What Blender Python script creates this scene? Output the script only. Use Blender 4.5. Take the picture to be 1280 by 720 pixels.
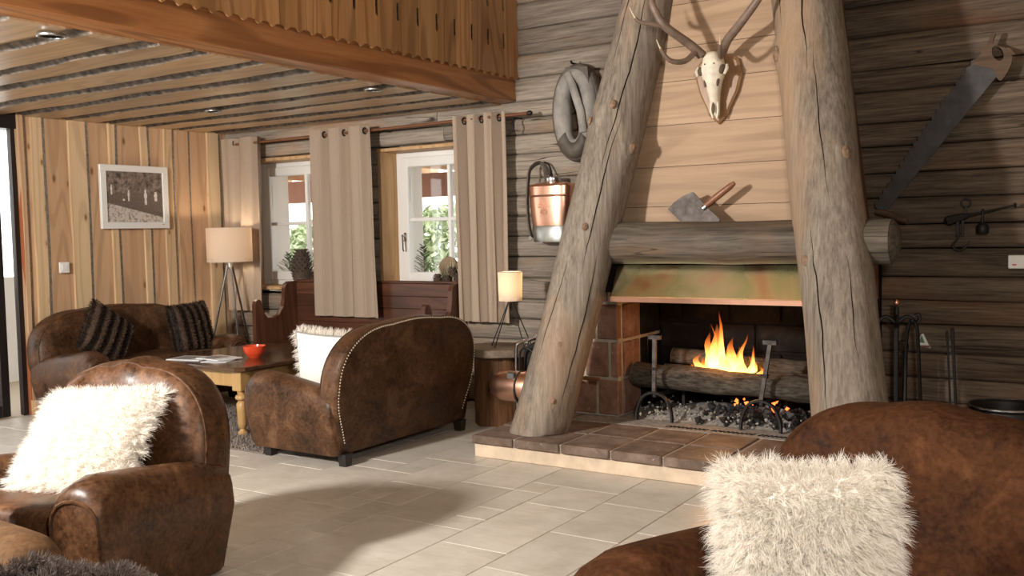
import bpy, bmesh, math, random
import numpy as np
from mathutils import Vector, Matrix, Euler, noise

random.seed(7)
rng = np.random.default_rng(7)
PI = math.pi
scene = bpy.context.scene
COL = scene.collection
for o in list(bpy.data.objects):
    bpy.data.objects.remove(o)

# ------------------------------------------------------------------ camera, world, lights, exposure
CAM_H = 1.4
F_PX = 1208.1
PITCH, ROLL, YAW = math.radians(3.347), math.radians(-1.221), math.radians(32.995)


def cam_axes():
    """image-space axes (x right, y down, z forward) of the room axes X (along the log wall), Y (towards it), Z up"""
    rx = Matrix(((1, 0, 0), (0, math.cos(PITCH), -math.sin(PITCH)), (0, math.sin(PITCH), math.cos(PITCH))))
    rz = Matrix(((math.cos(ROLL), -math.sin(ROLL), 0), (math.sin(ROLL), math.cos(ROLL), 0), (0, 0, 1)))
    m = rz @ rx
    a = m @ Vector((math.cos(YAW), 0, -math.sin(YAW)))
    b = m @ Vector((math.sin(YAW), 0, math.cos(YAW)))
    u = m @ Vector((0, -1, 0))
    return a, b, u


_a, _b, _u = cam_axes()
cam_data = bpy.data.cameras.new('camera')
cam_data.sensor_width = 36.0
cam_data.lens = 36.0 * F_PX / 1280.0
cam_data.clip_start = 0.05
cam = bpy.data.objects.new('camera', cam_data)
COL.objects.link(cam)
right = Vector((_a.x, _b.x, _u.x))
down = Vector((_a.y, _b.y, _u.y))
fwd = Vector((_a.z, _b.z, _u.z))
rot = Matrix((right, -down, -fwd)).transposed()
cam.matrix_world = Matrix.Translation((0, 0, CAM_H)) @ rot.to_4x4()
scene.camera = cam

world = bpy.data.worlds.new('daylight')
scene.world = world
world.use_nodes = True
wn = world.node_tree.nodes
wn['Background'].inputs['Color'].default_value = (1.0, 0.985, 0.96, 1)
wn['Background'].inputs['Strength'].default_value = 3.0


def area(name, loc, target, size, watts, col):
    d = bpy.data.lights.new(name, 'AREA')
    d.shape = 'DISK'
    d.size = size
    d.energy = watts
    d.color = col
    o = bpy.data.objects.new(name, d)
    COL.objects.link(o)
    o.location = loc
    o.rotation_euler = (Vector(target) - Vector(loc)).to_track_quat('-Z', 'Y').to_euler()
    return o


# two studio flash heads stand behind the photographer: their crossing shadows lie behind antlers, lamp and saw
area('flash_key', (-4.15, 0.2, 2.28), (-3.4, 5.0, 1.2), 0.32, 260, (1.0, 0.95, 0.89))
area('flash_fill', (0.30, 0.35, 1.95), (-1.2, 4.0, .9), 0.35, 74, (1.0, 0.93, 0.85))

vs = scene.view_settings
vs.view_transform = 'Standard'
vs.look = 'None'
vs.gamma = 1.0
vs.use_curve_mapping = False
vs.exposure = 0.22
scene.cycles.use_denoising = True
scene.cycles.max_bounces = 7
scene.cycles.caustics_reflective = False
scene.cycles.caustics_refractive = False
scene.cycles.sample_clamp_indirect = 6.0


# ------------------------------------------------------------------ helpers
def tag(o, label=None, cat=None, group=None, kind=None):
    if label: o['label'] = label
    if cat: o['category'] = cat
    if group: o['group'] = group
    if kind: o['kind'] = kind
    return o


def thing(name, label, cat, loc=(0, 0, 0), rz=0.0, group=None, kind=None):
    o = bpy.data.objects.new(name, None)
    o.empty_display_size = 0.1
    COL.objects.link(o)
    o.location = loc
    o.rotation_euler = (0, 0, rz)
    return tag(o, label, cat, group, kind)


def link_mesh(name, me, m, parent=None):
    o = bpy.data.objects.new(name, me)
    if m is not None and len(me.materials) == 0:
        for k in (m if isinstance(m, (list, tuple)) else [m]):
            me.materials.append(k)
    COL.objects.link(o)
    if parent is not None:
        o.parent = parent
    return o


def root_of(o):
    while o.parent is not None:
        o = o.parent
    return o


def frames(path, closed=False):
    n = len(path)
    T = []
    for i in range(n):
        a = path[(i - 1) % n] if (closed or i > 0) else path[i]
        b = path[(i + 1) % n] if (closed or i < n - 1) else path[i]
        T.append((b - a).normalized())
    ref = Vector((0, 0, 1)) if abs(T[0].z) < 0.9 else Vector((1, 0, 0))
    N = [(ref - T[0] * ref.dot(T[0])).normalized()]
    for i in range(1, n):
        v = N[-1] - T[i] * N[-1].dot(T[i])
        N.append(v.normalized() if v.length > 1e-6 else N[-1])
    return [(N[i], T[i].cross(N[i])) for i in range(n)]


def smooth_path(pts, sub=4, closed=False):
    P = [Vector(p) for p in pts]
    out = []
    n = len(P)
    rngi = range(n if closed else n - 1)
    for i in rngi:
        p0 = P[(i - 1) % n] if (closed or i > 0) else P[i]
        p1, p2 = P[i], P[(i + 1) % n]
        p3 = P[(i + 2) % n] if (closed or i < n - 2) else p2
        for k in range(sub):
            t = k / sub
            out.append(0.5 * ((2 * p1) + (p2 - p0) * t + (2 * p0 - 5 * p1 + 4 * p2 - p3) * t * t + (3 * p1 - p0 - 3 * p2 + p3) * t ** 3))
    if not closed:
        out.append(P[-1])
    return out


class MB:
    """collects shapes for one mesh"""

    def __init__(self):
        self.v, self.f, self.mi = [], [], []
        self.cur = 0

    def add(self, verts, faces):
        b = len(self.v)
        self.v += [tuple(p) for p in verts]
        self.f += [tuple(i + b for i in f) for f in faces]
        self.mi += [self.cur] * len(faces)
        return self

    def box(self, x0, x1, y0, y1, z0, z1, bev=0.0):
        if bev <= 0:
            v = [(x, y, z) for z in (z0, z1) for y in (y0, y1) for x in (x0, x1)]
            return self.add(v, [(0, 2, 3, 1), (4, 5, 7, 6), (0, 1, 5, 4), (2, 6, 7, 3), (0, 4, 6, 2), (1, 3, 7, 5)])
        b = min(bev, abs(x1 - x0) * .45, abs(y1 - y0) * .45, abs(z1 - z0) * .45)
        cx, cy, cz = (x0 + x1) / 2, (y0 + y1) / 2, (z0 + z1) / 2
        hx, hy, hz = abs(x1 - x0) / 2, abs(y1 - y0) / 2, abs(z1 - z0) / 2
        bm = bmesh.new()
        bmesh.ops.create_cube(bm, size=2)
        for q in bm.verts:
            q.co = (cx + q.co.x * hx, cy + q.co.y * hy, cz + q.co.z * hz)
        bmesh.ops.bevel(bm, geom=bm.edges[:], offset=b, segments=1, affect='EDGES')
        bm.verts.index_update()
        self.add([q.co[:] for q in bm.verts], [[q.index for q in f.verts] for f in bm.faces])
        bm.free()
        return self

    def obox(self, p, q, w, d, up=(0, 0, 1)):
        """bar of section w x d from p to q"""
        p, q = Vector(p), Vector(q)
        t = (q - p).normalized()
        u = Vector(up)
        if abs(t.dot(u)) > .95: u = Vector((1, 0, 0))
        s = t.cross(u).normalized()
        u = s.cross(t)
        v = []
        for c in (p, q):
            for a, b in ((-1, -1), (1, -1), (1, 1), (-1, 1)):
                v.append(c + s * a * w / 2 + u * b * d / 2)
        return self.add(v, [(0, 1, 2, 3), (7, 6, 5, 4), (0, 4, 5, 1), (1, 5, 6, 2), (2, 6, 7, 3), (3, 7, 4, 0)])

    def loft(self, rings, cap0=True, cap1=True, closed=False):
        n = len(rings[0])
        v = [p for r in rings for p in r]
        f = []
        m = len(rings)
        for i in range(m if closed else m - 1):
            a, b = i * n, ((i + 1) % m) * n
            for k in range(n):
                k2 = (k + 1) % n
                f.append((a + k, a + k2, b + k2, b + k))
        if not closed:
            if cap0: f.append(tuple(range(n - 1, -1, -1)))
            if cap1: f.append(tuple((m - 1) * n + k for k in range(n)))
        return self.add(v, f)

    def tube(self, path, r, n=8, closed=False, flat=1.0):
        P = [Vector(p) for p in path]
        R = r if isinstance(r, (list, tuple)) else [r] * len(P)
        fr = frames(P, closed)
        rings = []
        for p, rr, (N, B) in zip(P, R, fr):
            rings.append([p + (N * math.cos(2 * PI * k / n) + B * math.sin(2 * PI * k / n) * flat) * rr for k in range(n)])
        return self.loft(rings, closed=closed)

    def lathe(self, prof, c=(0, 0, 0), n=20, axis='z', caps=True):
        rings = []
        for r, h in prof:
            ring = []
            for k in range(n):
                a = 2 * PI * k / n
                if axis == 'z': p = (c[0] + r * math.cos(a), c[1] + r * math.sin(a), c[2] + h)
                elif axis == 'x': p = (c[0] + h, c[1] + r * math.cos(a), c[2] + r * math.sin(a))
                else: p = (c[0] + r * math.cos(a), c[1] + h, c[2] + r * math.sin(a))
                ring.append(p)
            rings.append(ring)
        return self.loft(rings, caps, caps)

    def prism(self, poly, h0, h1, axis='z'):
        def put(a, b, h):
            return {'z': (a, b, h), 'y': (a, h, b), 'x': (h, a, b)}[axis]
        return self.loft([[put(a, b, h0) for a, b in poly], [put(a, b, h1) for a, b in poly]])

    def ellipsoid(self, c, r, n=12, m=8, M=None):
        rings = []
        for i in range(m + 1):
            th = PI * i / m
            th = min(max(th, 0.02), PI - 0.02)
            ring = []
            for k in range(n):
                a = 2 * PI * k / n
                p = Vector((r[0] * math.sin(th) * math.cos(a), r[1] * math.sin(th) * math.sin(a), r[2] * math.cos(th)))
                if M is not None: p = M @ p
                ring.append(p + Vector(c))
            rings.append(ring)
        return self.loft(rings)

    def xf(self, M, start=0):
        for i in range(start, len(self.v)):
            self.v[i] = tuple(M @ Vector(self.v[i]))
        return self

    def build(self, name, m, parent=None, smooth=False, world=False, angle=40):
        v = self.v
        if world and parent is not None:
            l = root_of(parent).location
            v = [(p[0] - l.x, p[1] - l.y, p[2] - l.z) for p in v]
        me = bpy.data.meshes.new(name)
        me.from_pydata(v, [], self.f)
        bm = bmesh.new()
        bm.from_mesh(me)
        bmesh.ops.recalc_face_normals(bm, faces=bm.faces[:])
        if smooth:
            ca = math.radians(angle)
            for f in bm.faces: f.smooth = True
            for e in bm.edges:
                if len(e.link_faces) == 2 and e.calc_face_angle(0) > ca: e.smooth = False
        bm.to_mesh(me)
        bm.free()
        o = link_mesh(name, me, m, parent)
        if any(self.mi):
            me.polygons.foreach_set('material_index', self.mi)
        return o


def dup(o, parent=None, loc=None):
    c = o.copy()
    COL.objects.link(c)
    c.parent = parent
    if loc is not None: c.location = loc
    for ch in o.children:
        dup(ch, c)
    return c


# ------------------------------------------------------------------ materials
def nm(name, rough=.6, metal=0.0, spec=None):
    m = bpy.data.materials.new(name)
    m.use_nodes = True
    nt = m.node_tree
    b = nt.nodes['Principled BSDF']
    b.inputs['Roughness'].default_value = rough
    b.inputs['Metallic'].default_value = metal
    if spec is not None: b.inputs['Specular IOR Level'].default_value = spec
    return m, nt, b


def nd(nt, t, **kw):
    n = nt.nodes.new(t)
    for k, v in kw.items():
        if hasattr(n, k): setattr(n, k, v)
        else: n.inputs[k].default_value = v
    return n


def ramp(nt, fac, stops):
    r = nt.nodes.new('ShaderNodeValToRGB')
    el = r.color_ramp.elements
    while len(el) < len(stops): el.new(.5)
    for e, (p, c) in zip(el, stops):
        e.position = p
        e.color = (*c, 1) if len(c) == 3 else c
    nt.links.new(fac, r.inputs[0])
    return r


def mixc(nt, fac, a, b, mode='MIX'):
    n = nt.nodes.new('ShaderNodeMix')
    n.data_type = 'RGBA'
    n.blend_type = mode
    if isinstance(fac, (int, float)): n.inputs[0].default_value = fac
    else: nt.links.new(fac, n.inputs[0])
    for s, i in ((a, 6), (b, 7)):
        if isinstance(s, tuple): n.inputs[i].default_value = (*s, 1)
        else: nt.links.new(s, n.inputs[i])
    return n.outputs[2]


def coords(nt, stretch=(1, 1, 1), shift=True):
    tc = nd(nt, 'ShaderNodeTexCoord')
    v = tc.outputs['Object']
    if shift:
        oi = nd(nt, 'ShaderNodeObjectInfo')
        mu = nd(nt, 'ShaderNodeMath', operation='MULTIPLY')
        nt.links.new(oi.outputs['Random'], mu.inputs[0])
        mu.inputs[1].default_value = 57.0
        cb = nd(nt, 'ShaderNodeCombineXYZ')
        for k in range(3): nt.links.new(mu.outputs[0], cb.inputs[k])
        ad = nd(nt, 'ShaderNodeVectorMath', operation='ADD')
        nt.links.new(v, ad.inputs[0])
        nt.links.new(cb.outputs[0], ad.inputs[1])
        v = ad.outputs[0]
    mp = nd(nt, 'ShaderNodeMapping')
    mp.inputs['Scale'].default_value = stretch
    nt.links.new(v, mp.inputs[0])
    return mp.outputs[0]


def noi(nt, vec, scale, detail=5, rough=.6, dist=0.0):
    n = nd(nt, 'ShaderNodeTexNoise')
    n.inputs['Scale'].default_value = scale
    n.inputs['Detail'].default_value = detail
    n.inputs['Roughness'].default_value = rough
    n.inputs['Distortion'].default_value = dist
    nt.links.new(vec, n.inputs['Vector'])
    return n.outputs[0]


def vary(nt, col, amt):
    oi = nd(nt, 'ShaderNodeObjectInfo')
    mr = nd(nt, 'ShaderNodeMapRange')
    mr.inputs[3].default_value = 1 - amt
    mr.inputs[4].default_value = 1 + amt
    nt.links.new(oi.outputs['Random'], mr.inputs[0])
    h = nd(nt, 'ShaderNodeHueSaturation')
    nt.links.new(mr.outputs[0], h.inputs['Value'])
    nt.links.new(col, h.inputs['Color'])
    return h.outputs[0]


def bump(nt, b, h, strength=.3, dist=.01):
    n = nd(nt, 'ShaderNodeBump')
    n.inputs['Strength'].default_value = strength
    n.inputs['Distance'].default_value = dist
    nt.links.new(h, n.inputs['Height'])
    nt.links.new(n.outputs[0], b.inputs['Normal'])


def plain(name, c, rough=.5, metal=0.0, var=.0, nscale=12, spec=None, bs=0.0):
    m, nt, b = nm(name, rough, metal, spec)
    if var <= 0:
        b.inputs['Base Color'].default_value = (*c, 1)
        return m
    v = coords(nt)
    f = noi(nt, v, nscale)
    lo = tuple(x * (1 - var) for x in c)
    hi = tuple(min(1, x * (1 + var)) for x in c)
    nt.links.new(ramp(nt, f, [(.3, lo), (.7, hi)]).outputs[0], b.inputs['Base Color'])
    if bs > 0: bump(nt, b, f, bs)
    return m


def wood(name, dark, mid, light, axis, fine=22, rough=.6, var=.12, knots=None, cracks=0.0, crack_col=(.03, .022, .016), bs=.35, along=.05,
         patch=None, flat=None, finemix=.3, spec=None, rings=0.0, ring_n=70):
    """grain stretched along `axis`; optional knots and drying cracks"""
    m, nt, b = nm(name, rough, 0, spec if spec is not None else (.45 if rough < .45 else .15))
    i = 'xyz'.index(axis)
    st = [1, 1, 1]
    st[i] = along
    v = coords(nt, tuple(st))
    g = noi(nt, v, fine, 6, .65, .6)
    big = noi(nt, v, fine * .22, 3, .5, .3)
    c = ramp(nt, g, [(.33, dark), (.5, mid), (.67, light)]).outputs[0]
    c2 = ramp(nt, big, [(.3, dark), (.52, mid), (.75, light)]).outputs[0]
    c = mixc(nt, .45, c, c2)
    g2 = noi(nt, v, fine * 3.6, 5, .7, .2)
    c = mixc(nt, finemix, c, ramp(nt, g2, [(.36, dark), (.64, light)]).outputs[0])
    if rings > 0:                               # cathedral grain: contour lines of a stretched noise
        rs = [1, 1, 1]
        rs[i] = .10
        n0 = noi(nt, coords(nt, tuple(rs)), 3.2, 1.5, .4, .2)
        mu_ = nd(nt, 'ShaderNodeMath', operation='MULTIPLY')
        nt.links.new(n0, mu_.inputs[0])
        mu_.inputs[1].default_value = ring_n
        si = nd(nt, 'ShaderNodeMath', operation='SINE')
        nt.links.new(mu_.outputs[0], si.inputs[0])
        rf = ramp(nt, si.outputs[0], [(.15, (0, 0, 0)), (.85, (rings,) * 3)]).outputs[0]
        c = mixc(nt, rf, c, tuple(x * .55 for x in dark))
    if patch:
        pv = coords(nt, tuple(.35 if k == i else 1 for k in range(3)))
        pf = ramp(nt, noi(nt, pv, patch[1], 4, .6), [(patch[2], (0, 0, 0)), (patch[2] + .18, (1, 1, 1))]).outputs[0]
        c = mixc(nt, pf, c, mixc(nt, .68, c, patch[0]))
    if knots:
        kcol, ksc, kr = knots
        ks = [1, 1, 1]
        ks[i] = .45
        if flat: ks['xyz'.index(flat)] = 0.0
        kv = coords(nt, tuple(ks))
        vo = nd(nt, 'ShaderNodeTexVoronoi')
        vo.inputs['Scale'].default_value = ksc
        nt.links.new(kv, vo.inputs['Vector'])
        kf = ramp(nt, vo.outputs['Distance'], [(0, (1, 1, 1)), (kr * .55, (.85, .85, .85)), (kr, (.12, .12, .12)), (kr * 1.9, (0, 0, 0))]).outputs[0]
        c = mixc(nt, kf, c, kcol)
    c = vary(nt, c, var)
    if cracks > 0:
        cs = [1, 1, 1]
        cs[i] = .03
        cv = coords(nt, tuple(cs))
        cn = noi(nt, cv, 11, 2, .45, .12)
        cf = ramp(nt, cn, [(.5 - .007 * cracks - .002, (0, 0, 0)), (.5 - .002, (1, 1, 1)), (.5 + .002, (1, 1, 1)), (.5 + .007 * cracks + .002, (0, 0, 0))]).outputs[0]
        msk = ramp(nt, noi(nt, coords(nt), 1.7, 2), [(.48, (0, 0, 0)), (.56, (1, 1, 1))]).outputs[0]
        cf = mixc(nt, 1.0, cf, msk, 'MULTIPLY')
        c = mixc(nt, cf, c, crack_col)
    nt.links.new(c, b.inputs['Base Color'])
    bump(nt, b, g2, bs, .006)
    return m


def leather(name, dark, mid, worn, rough=.42, wornlim=.60, nap=0.0):
    m, nt, b = nm(name, rough, 0, .26 if rough < .5 else .08)
    v = coords(nt)
    a = noi(nt, v, 5.5, 8, .68, .7)
    c = ramp(nt, a, [(.36, dark), (.52, mid), (wornlim, mid), (wornlim + .13, worn)]).outputs[0]
    f = noi(nt, v, 55, 4, .6)
    c = mixc(nt, .28, c, ramp(nt, f, [(.35, dark), (.65, worn)]).outputs[0])
    nt.links.new(c, b.inputs['Base Color'])
    r = ramp(nt, a, [(.35, (rough - .08,) * 3), (.7, (min(1, rough + .25),) * 3)])
    nt.links.new(r.outputs[0], b.inputs['Roughness'])
    bump(nt, b, f, .15, .004)
    if nap:
        b.inputs['Sheen Weight'].default_value = nap
        b.inputs['Sheen Tint'].default_value = (*worn, 1)
        b.inputs['Sheen Roughness'].default_value = .4
    return m


def furmat(name, root, tip, trans=.3, vscale=0.0, alt=None, stripe=0.0):
    m, nt, b = nm(name, .7, 0, .2)
    c = None
    if alt:
        v = coords(nt, shift=False)
        c = ramp(nt, noi(nt, v, vscale, 3), [(.4, root), (.6, alt)]).outputs[0]
        c = mixc(nt, .35, c, tip)
        if stripe:
            sx = nd(nt, 'ShaderNodeSeparateXYZ')
            nt.links.new(v, sx.inputs[0])
            m1 = nd(nt, 'ShaderNodeMath', operation='MULTIPLY')
            nt.links.new(sx.outputs[0], m1.inputs[0])
            m1.inputs[1].default_value = stripe
            m2 = nd(nt, 'ShaderNodeMath', operation='COSINE')
            nt.links.new(m1.outputs[0], m2.inputs[0])
            c = mixc(nt, ramp(nt, m2.outputs[0], [(.2, (1, 1, 1)), (.75, (0, 0, 0))]).outputs[0], mixc(nt, .6, c, tip), root)
    else:
        v = coords(nt, shift=False)
        c = ramp(nt, noi(nt, v, 60, 2), [(.3, root), (.65, tip)]).outputs[0]
    nt.links.new(c, b.inputs['Base Color'])
    tr = nd(nt, 'ShaderNodeBsdfTranslucent')
    nt.links.new(c, tr.inputs['Color'])
    mx = nd(nt, 'ShaderNodeMixShader')
    mx.inputs[0].default_value = trans
    nt.links.new(b.outputs[0], mx.inputs[1])
    nt.links.new(tr.outputs[0], mx.inputs[2])
    nt.links.new(mx.outputs[0], nt.nodes['Material Output'].inputs['Surface'])
    return m


def emit(name, c, s):
    m = bpy.data.materials.new(name)
    m.use_nodes = True
    nt = m.node_tree
    b = nt.nodes['Principled BSDF']
    b.inputs['Base Color'].default_value = (*c, 1)
    b.inputs['Emission Color'].default_value = (*c, 1)
    b.inputs['Emission Strength'].default_value = s
    return m


M = {}
M['log'] = wood('weathered_log', (.11, .088, .068), (.27, .225, .18), (.43, .37, .305), 'x', 22, .75, .20, ((.05, .035, .024), 1.6, .05), .9, bs=.6, patch=((.40, .23, .12), 2.0, .53), flat='y', finemix=.42)
M['logshaded'] = wood('shaded_weathered_log', (.026, .017, .012), (.098, .069, .047), (.23, .175, .128), 'x', 20, .75, .22, ((.03, .018, .012), 1.6, .055), .9, bs=.6, patch=((.20, .095, .05), 1.8, .52), flat='y', finemix=.42)  # same logs, browned and darkened: the right side's dim light is in the colour
M['logend'] = wood('log_end', (.18, .13, .09), (.30, .22, .15), (.42, .33, .24), 'x', 18, .8)
M['column'] = wood('stripped_trunk', (.07, .055, .043), (.21, .172, .135), (.36, .305, .245), 'z', 20, .65, .04, ((.10, .06, .035), 2.2, .09), 0, bs=.5, patch=((.40, .25, .145), 1.5, .52), crack_col=(.035, .025, .018), finemix=.42)
M['knot'] = plain('knot_wood', (.20, .125, .075), .7, 0, .5, 40, bs=.4)
M['mantel'] = wood('mantel_log', (.024, .019, .015), (.088, .072, .056), (.19, .16, .125), 'x', 18, .5, .04, None, 1.0, bs=.5, patch=((.22, .12, .06), 2, .56), finemix=.4)
M['breast'] = wood('larch_panel', (.30, .193, .117), (.395, .265, .17), (.47, .33, .22), 'x', 9, .55, .06, ((.12, .056, .028), 3.0, .06), 0, bs=.08, along=.06, flat='y', finemix=.25, rings=.24)
M['breast_edge'] = wood('panel_edge', (.09, .042, .022), (.14, .066, .034), (.19, .095, .05), 'z', 12, .6)
M['pine'] = wood('pine_board', (.45, .27, .150), (.555, .355, .208), (.64, .44, .275), 'z', 10, .5, .10, ((.20, .09, .036), 5.5, .10), 0, bs=.1, along=.05, flat='x', finemix=.22, rings=0.32)
M['pinepale'] = wood('pale_pine_board', (.56, .375, .205), (.665, .475, .285), (.73, .555, .36), 'z', 10, .5, .08, ((.22, .10, .04), 7, .11), 0, bs=.1, along=.05, flat='x', finemix=.22, rings=0.28)
M['bark'] = plain('grey_bark', (.34, .31, .275), .9, 0, .4, 40, bs=.6)
M['ceil'] = wood('ceiling_board', (.42, .265, .145), (.56, .385, .228), (.65, .48, .31), 'x', 10, .36, .14, ((.18, .09, .045), 3.4, .05), 0, bs=.08, along=.06, flat='z', finemix=.25, rings=0.35)
M['ceil_bark'] = plain('ceiling_bark', (.13, .108, .088), .8, 0, .85, 22, bs=.8)
M['beam'] = wood('orange_beam', (.27, .095, .032), (.42, .175, .062), (.54, .265, .105), 'y', 13, .36, .04, ((.13, .04, .015), .9, .035), 0, bs=.08, along=.05, flat='x', finemix=.3, rings=0.55)
M['rail'] = wood('railing_board', (.36, .165, .055), (.49, .255, .10), (.60, .355, .165), 'z', 11, .4, .20, ((.16, .06, .02), 2.2, .035), 0, bs=.08, along=.05, flat='x', finemix=.3, rings=0.5)
M['trim'] = wood('window_trim', (.46, .27, .13), (.58, .37, .19), (.66, .45, .25), 'z', 10, .5, .06, ((.3, .15, .07), 4, .06), 0, bs=.08, rings=0.3)
M['white'] = plain('white_paint', (.80, .79, .76), .35)
M['plaster'] = plain('white_render', (.82, .80, .76), .9)
M['iron'] = plain('black_iron', (.020, .018, .017), .5, .6, .3, 40, bs=.2)
M['rustiron'] = plain('rusted_iron', (.075, .062, .055), .55, .7, .45, 18, bs=.25)
M['sawsteel'] = plain('dull_saw_steel', (.045, .041, .039), .55, .5, .35, 14)
M['steel'] = plain('steel', (.55, .55, .55), .25, 1.0)
M['copper'] = plain('copper', (.80, .46, .33), .30, 1.0, .10, 8)
M['leather'] = leather('brown_leather', (.014, .006, .0028), (.068, .029, .0125), (.155, .078, .037), .40, .54)
M['leather2'] = leather('near_leather', (.013, .0052, .0024), (.066, .0265, .011), (.18, .088, .040), .34, .55)
M['suede'] = leather('rust_suede', (.015, .0052, .0022), (.052, .0185, .0072), (.108, .045, .019), .66, .57, .05)
M['suede_pale'] = leather('pale_suede', (.055, .027, .012), (.115, .060, .028), (.20, .115, .062), .7, .55, .15)
M['darkleg'] = plain('black_wood_foot', (.012, .009, .007), .45)
M['curtain'] = plain('taupe_curtain', (.37, .285, .215), .9, 0, .06, 90, bs=.1)
M['fabric_white'] = plain('ivory_satin', (.84, .80, .73), .45)
M['fabric_grey'] = plain('grey_gusset', (.28, .28, .26), .8)
M['furwhite'] = furmat('ivory_fur', (.92, .86, .78), (.97, .945, .90), .5)
M['furdark'] = furmat('mink_fur', (.026, .0155, .0105), (.125, .082, .056), .1, 5, (.07, .043, .029), stripe=70.0)
M['furthrow'] = furmat('grey_brown_fur', (.065, .047, .040), (.20, .16, .14), .2, 9, (.14, .108, .094))
M['rug'] = furmat('taupe_rug', (.16, .13, .11), (.34, .29, .25), .1, 18, (.26, .22, .19))
M['rugbase'] = plain('rug_base', (.15, .12, .10), .95)
M['oak'] = wood('turned_oak', (.30, .165, .055), (.43, .255, .095), (.52, .33, .14), 'z', 12, .35, .05)
M['tabletop'] = wood('dark_table_top', (.038, .018, .010), (.085, .042, .022), (.13, .068, .036), 'x', 12, .16, .03, None, 0, bs=.05, rings=0.3)
M['settle'] = wood('red_brown_settle', (.045, .016, .008), (.095, .034, .016), (.15, .060, .030), 'x', 12, .35, .08, None, .6, bs=.1, rings=.4)
M['settlev'] = wood('red_brown_panel', (.045, .016, .008), (.100, .036, .017), (.16, .064, .032), 'z', 12, .35, .08, None, .6, bs=.1, rings=.4)
M['stump'] = wood('stump_side', (.035, .015, .007), (.14, .062, .028), (.25, .125, .062), 'z', 12, .5, .05, ((.05, .025, .01), 3, .08), .8, bs=.4)
M['stumptop'] = wood('slab_top', (.06, .042, .03), (.16, .115, .08), (.26, .20, .15), 'x', 14, .5, .05, None, .8, bs=.3)
M['red'] = plain('red_glaze', (.62, .065, .022), .18)
M['paper'] = plain('magazine_paper', (.72, .73, .74), .4, 0, .12, 9)
M['paper_dark'] = plain('magazine_print', (.22, .22, .23), .35, 0, .5, 14)
M['grout'] = plain('floor_grout', (.40, .335, .26), .9)
M['ground'] = plain('terrace_ground', (.62, .60, .55), .9)
M['wallplain'] = plain('plain_wall', (.55, .46, .36), .9)


def tile_mat():
    m, nt, b = nm('limestone_tile', .34, 0, .4)
    v = coords(nt)
    a = noi(nt, v, 3.2, 8, .68, .3)
    c = ramp(nt, a, [(.30, (.42, .38, .325)), (.50, (.53, .49, .43)), (.70, (.62, .585, .525))]).outputs[0]
    w = noi(nt, coords(nt, (1, 3.5, 1)), 5, 5, .7, 1.2)
    c = mixc(nt, .22, c, ramp(nt, w, [(.38, (.42, .35, .265)), (.62, (.61, .57, .50))]).outputs[0])
    c = vary(nt, c, .07)
    nt.links.new(c, b.inputs['Base Color'])
    nt.links.new(ramp(nt, a, [(.3, (.42,) * 3), (.7, (.28,) * 3)]).outputs[0], b.inputs['Roughness'])
    bump(nt, b, noi(nt, v, 26, 5), .06, .004)
    return m


def terracotta(name, lo, mid, hi, rough=.6, speck=.8):
    m, nt, b = nm(name, rough, 0, .15)
    v = coords(nt)
    a = noi(nt, v, 6, 7, .7, .3)
    c = ramp(nt, a, [(.32, lo), (.5, mid), (.68, hi)]).outputs[0]
    sp = noi(nt, v, 45, 3)
    c = mixc(nt, ramp(nt, sp, [(.66, (0, 0, 0)), (.74, (speck,) * 3)]).outputs[0], c, (.5, .44, .38))
    c = vary(nt, c, .14)
    nt.links.new(c, b.inputs['Base Color'])
    bump(nt, b, noi(nt, v, 22, 5), .35, .008)
    return m


M['tile'] = tile_mat()
M['hearth'] = terracotta('hearth_tile', (.105, .075, .057), (.185, .130, .100), (.27, .205, .165), .5)
M['brick'] = terracotta('firebrick', (.12, .060, .040), (.215, .115, .078), (.29, .18, .13), .8)
M['sootbrick'] = terracotta('sooty_firebrick', (.005, .004, .0035), (.009, .0072, .0063), (.020, .016, .014), .9, 0)
M['mortar'] = plain('mortar', (.33, .28, .22), .95, 0, .25, 20, bs=.4)
M['sootmortar'] = plain('sooty_mortar', (.013, .011, .010), .95, 0, .4, 12, spec=.05)
M['plinth'] = plain('travertine_plinth', (.62, .49, .36), .6, 0, .18, 9, bs=.2)
M['ash'] = plain('wood_ash', (.30, .27, .24), .95, 0, .35, 30, bs=.5)
M['ashchunk'] = plain('ash_flake', (.36, .33, .29), .95, 0, .5, 30)
M['charcoal'] = plain('charcoal', (.02, .019, .018), .6, 0, .5, 30, bs=.5)
M['firewood'] = wood('firewood_bark', (.012, .009, .007), (.058, .046, .035), (.17, .14, .11), 'x', 18, .9, .15, None, 1.0, bs=1.0, along=.22, finemix=.6)
M['woodcut'] = wood('split_wood', (.17, .12, .075), (.26, .19, .125), (.36, .28, .20), 'x', 12, .8, .1)
M['soot'] = plain('soot', (.010, .008, .007), .95, spec=.05)
M['bone'] = plain('bone', (.70, .62, .49), .55, 0, .18, 22, bs=.2)
M['bonedark'] = plain('bone_hollow', (.10, .065, .04), .8)
M['shield'] = wood('oak_shield', (.17, .085, .038), (.27, .145, .068), (.34, .20, .10), 'z', 12, .4, .03)
M['collar'] = plain('grey_hide', (.27, .25, .225), .7, 0, .3, 9, bs=.3)
M['collardark'] = plain('dark_hide', (.085, .068, .055), .6, 0, .4, 12, bs=.3)
M['handlewood'] = wood('dark_handle_wood', (.10, .038, .018), (.19, .075, .036), (.27, .12, .06), 'x', 14, .35)
M['sawhandle'] = wood('worn_beech', (.045, .026, .015), (.10, .06, .036), (.16, .10, .065), 'x', 14, .55)
M['needle'] = plain('conifer_needle', (.035, .075, .030), .7, 0, .4, 20)
M['leaf'] = plain('garden_leaf', (.46, .54, .33), .7, 0, .3, 4)
M['cone'] = plain('pine_cone', (.12, .085, .062), .8, 0, .5, 30)
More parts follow.
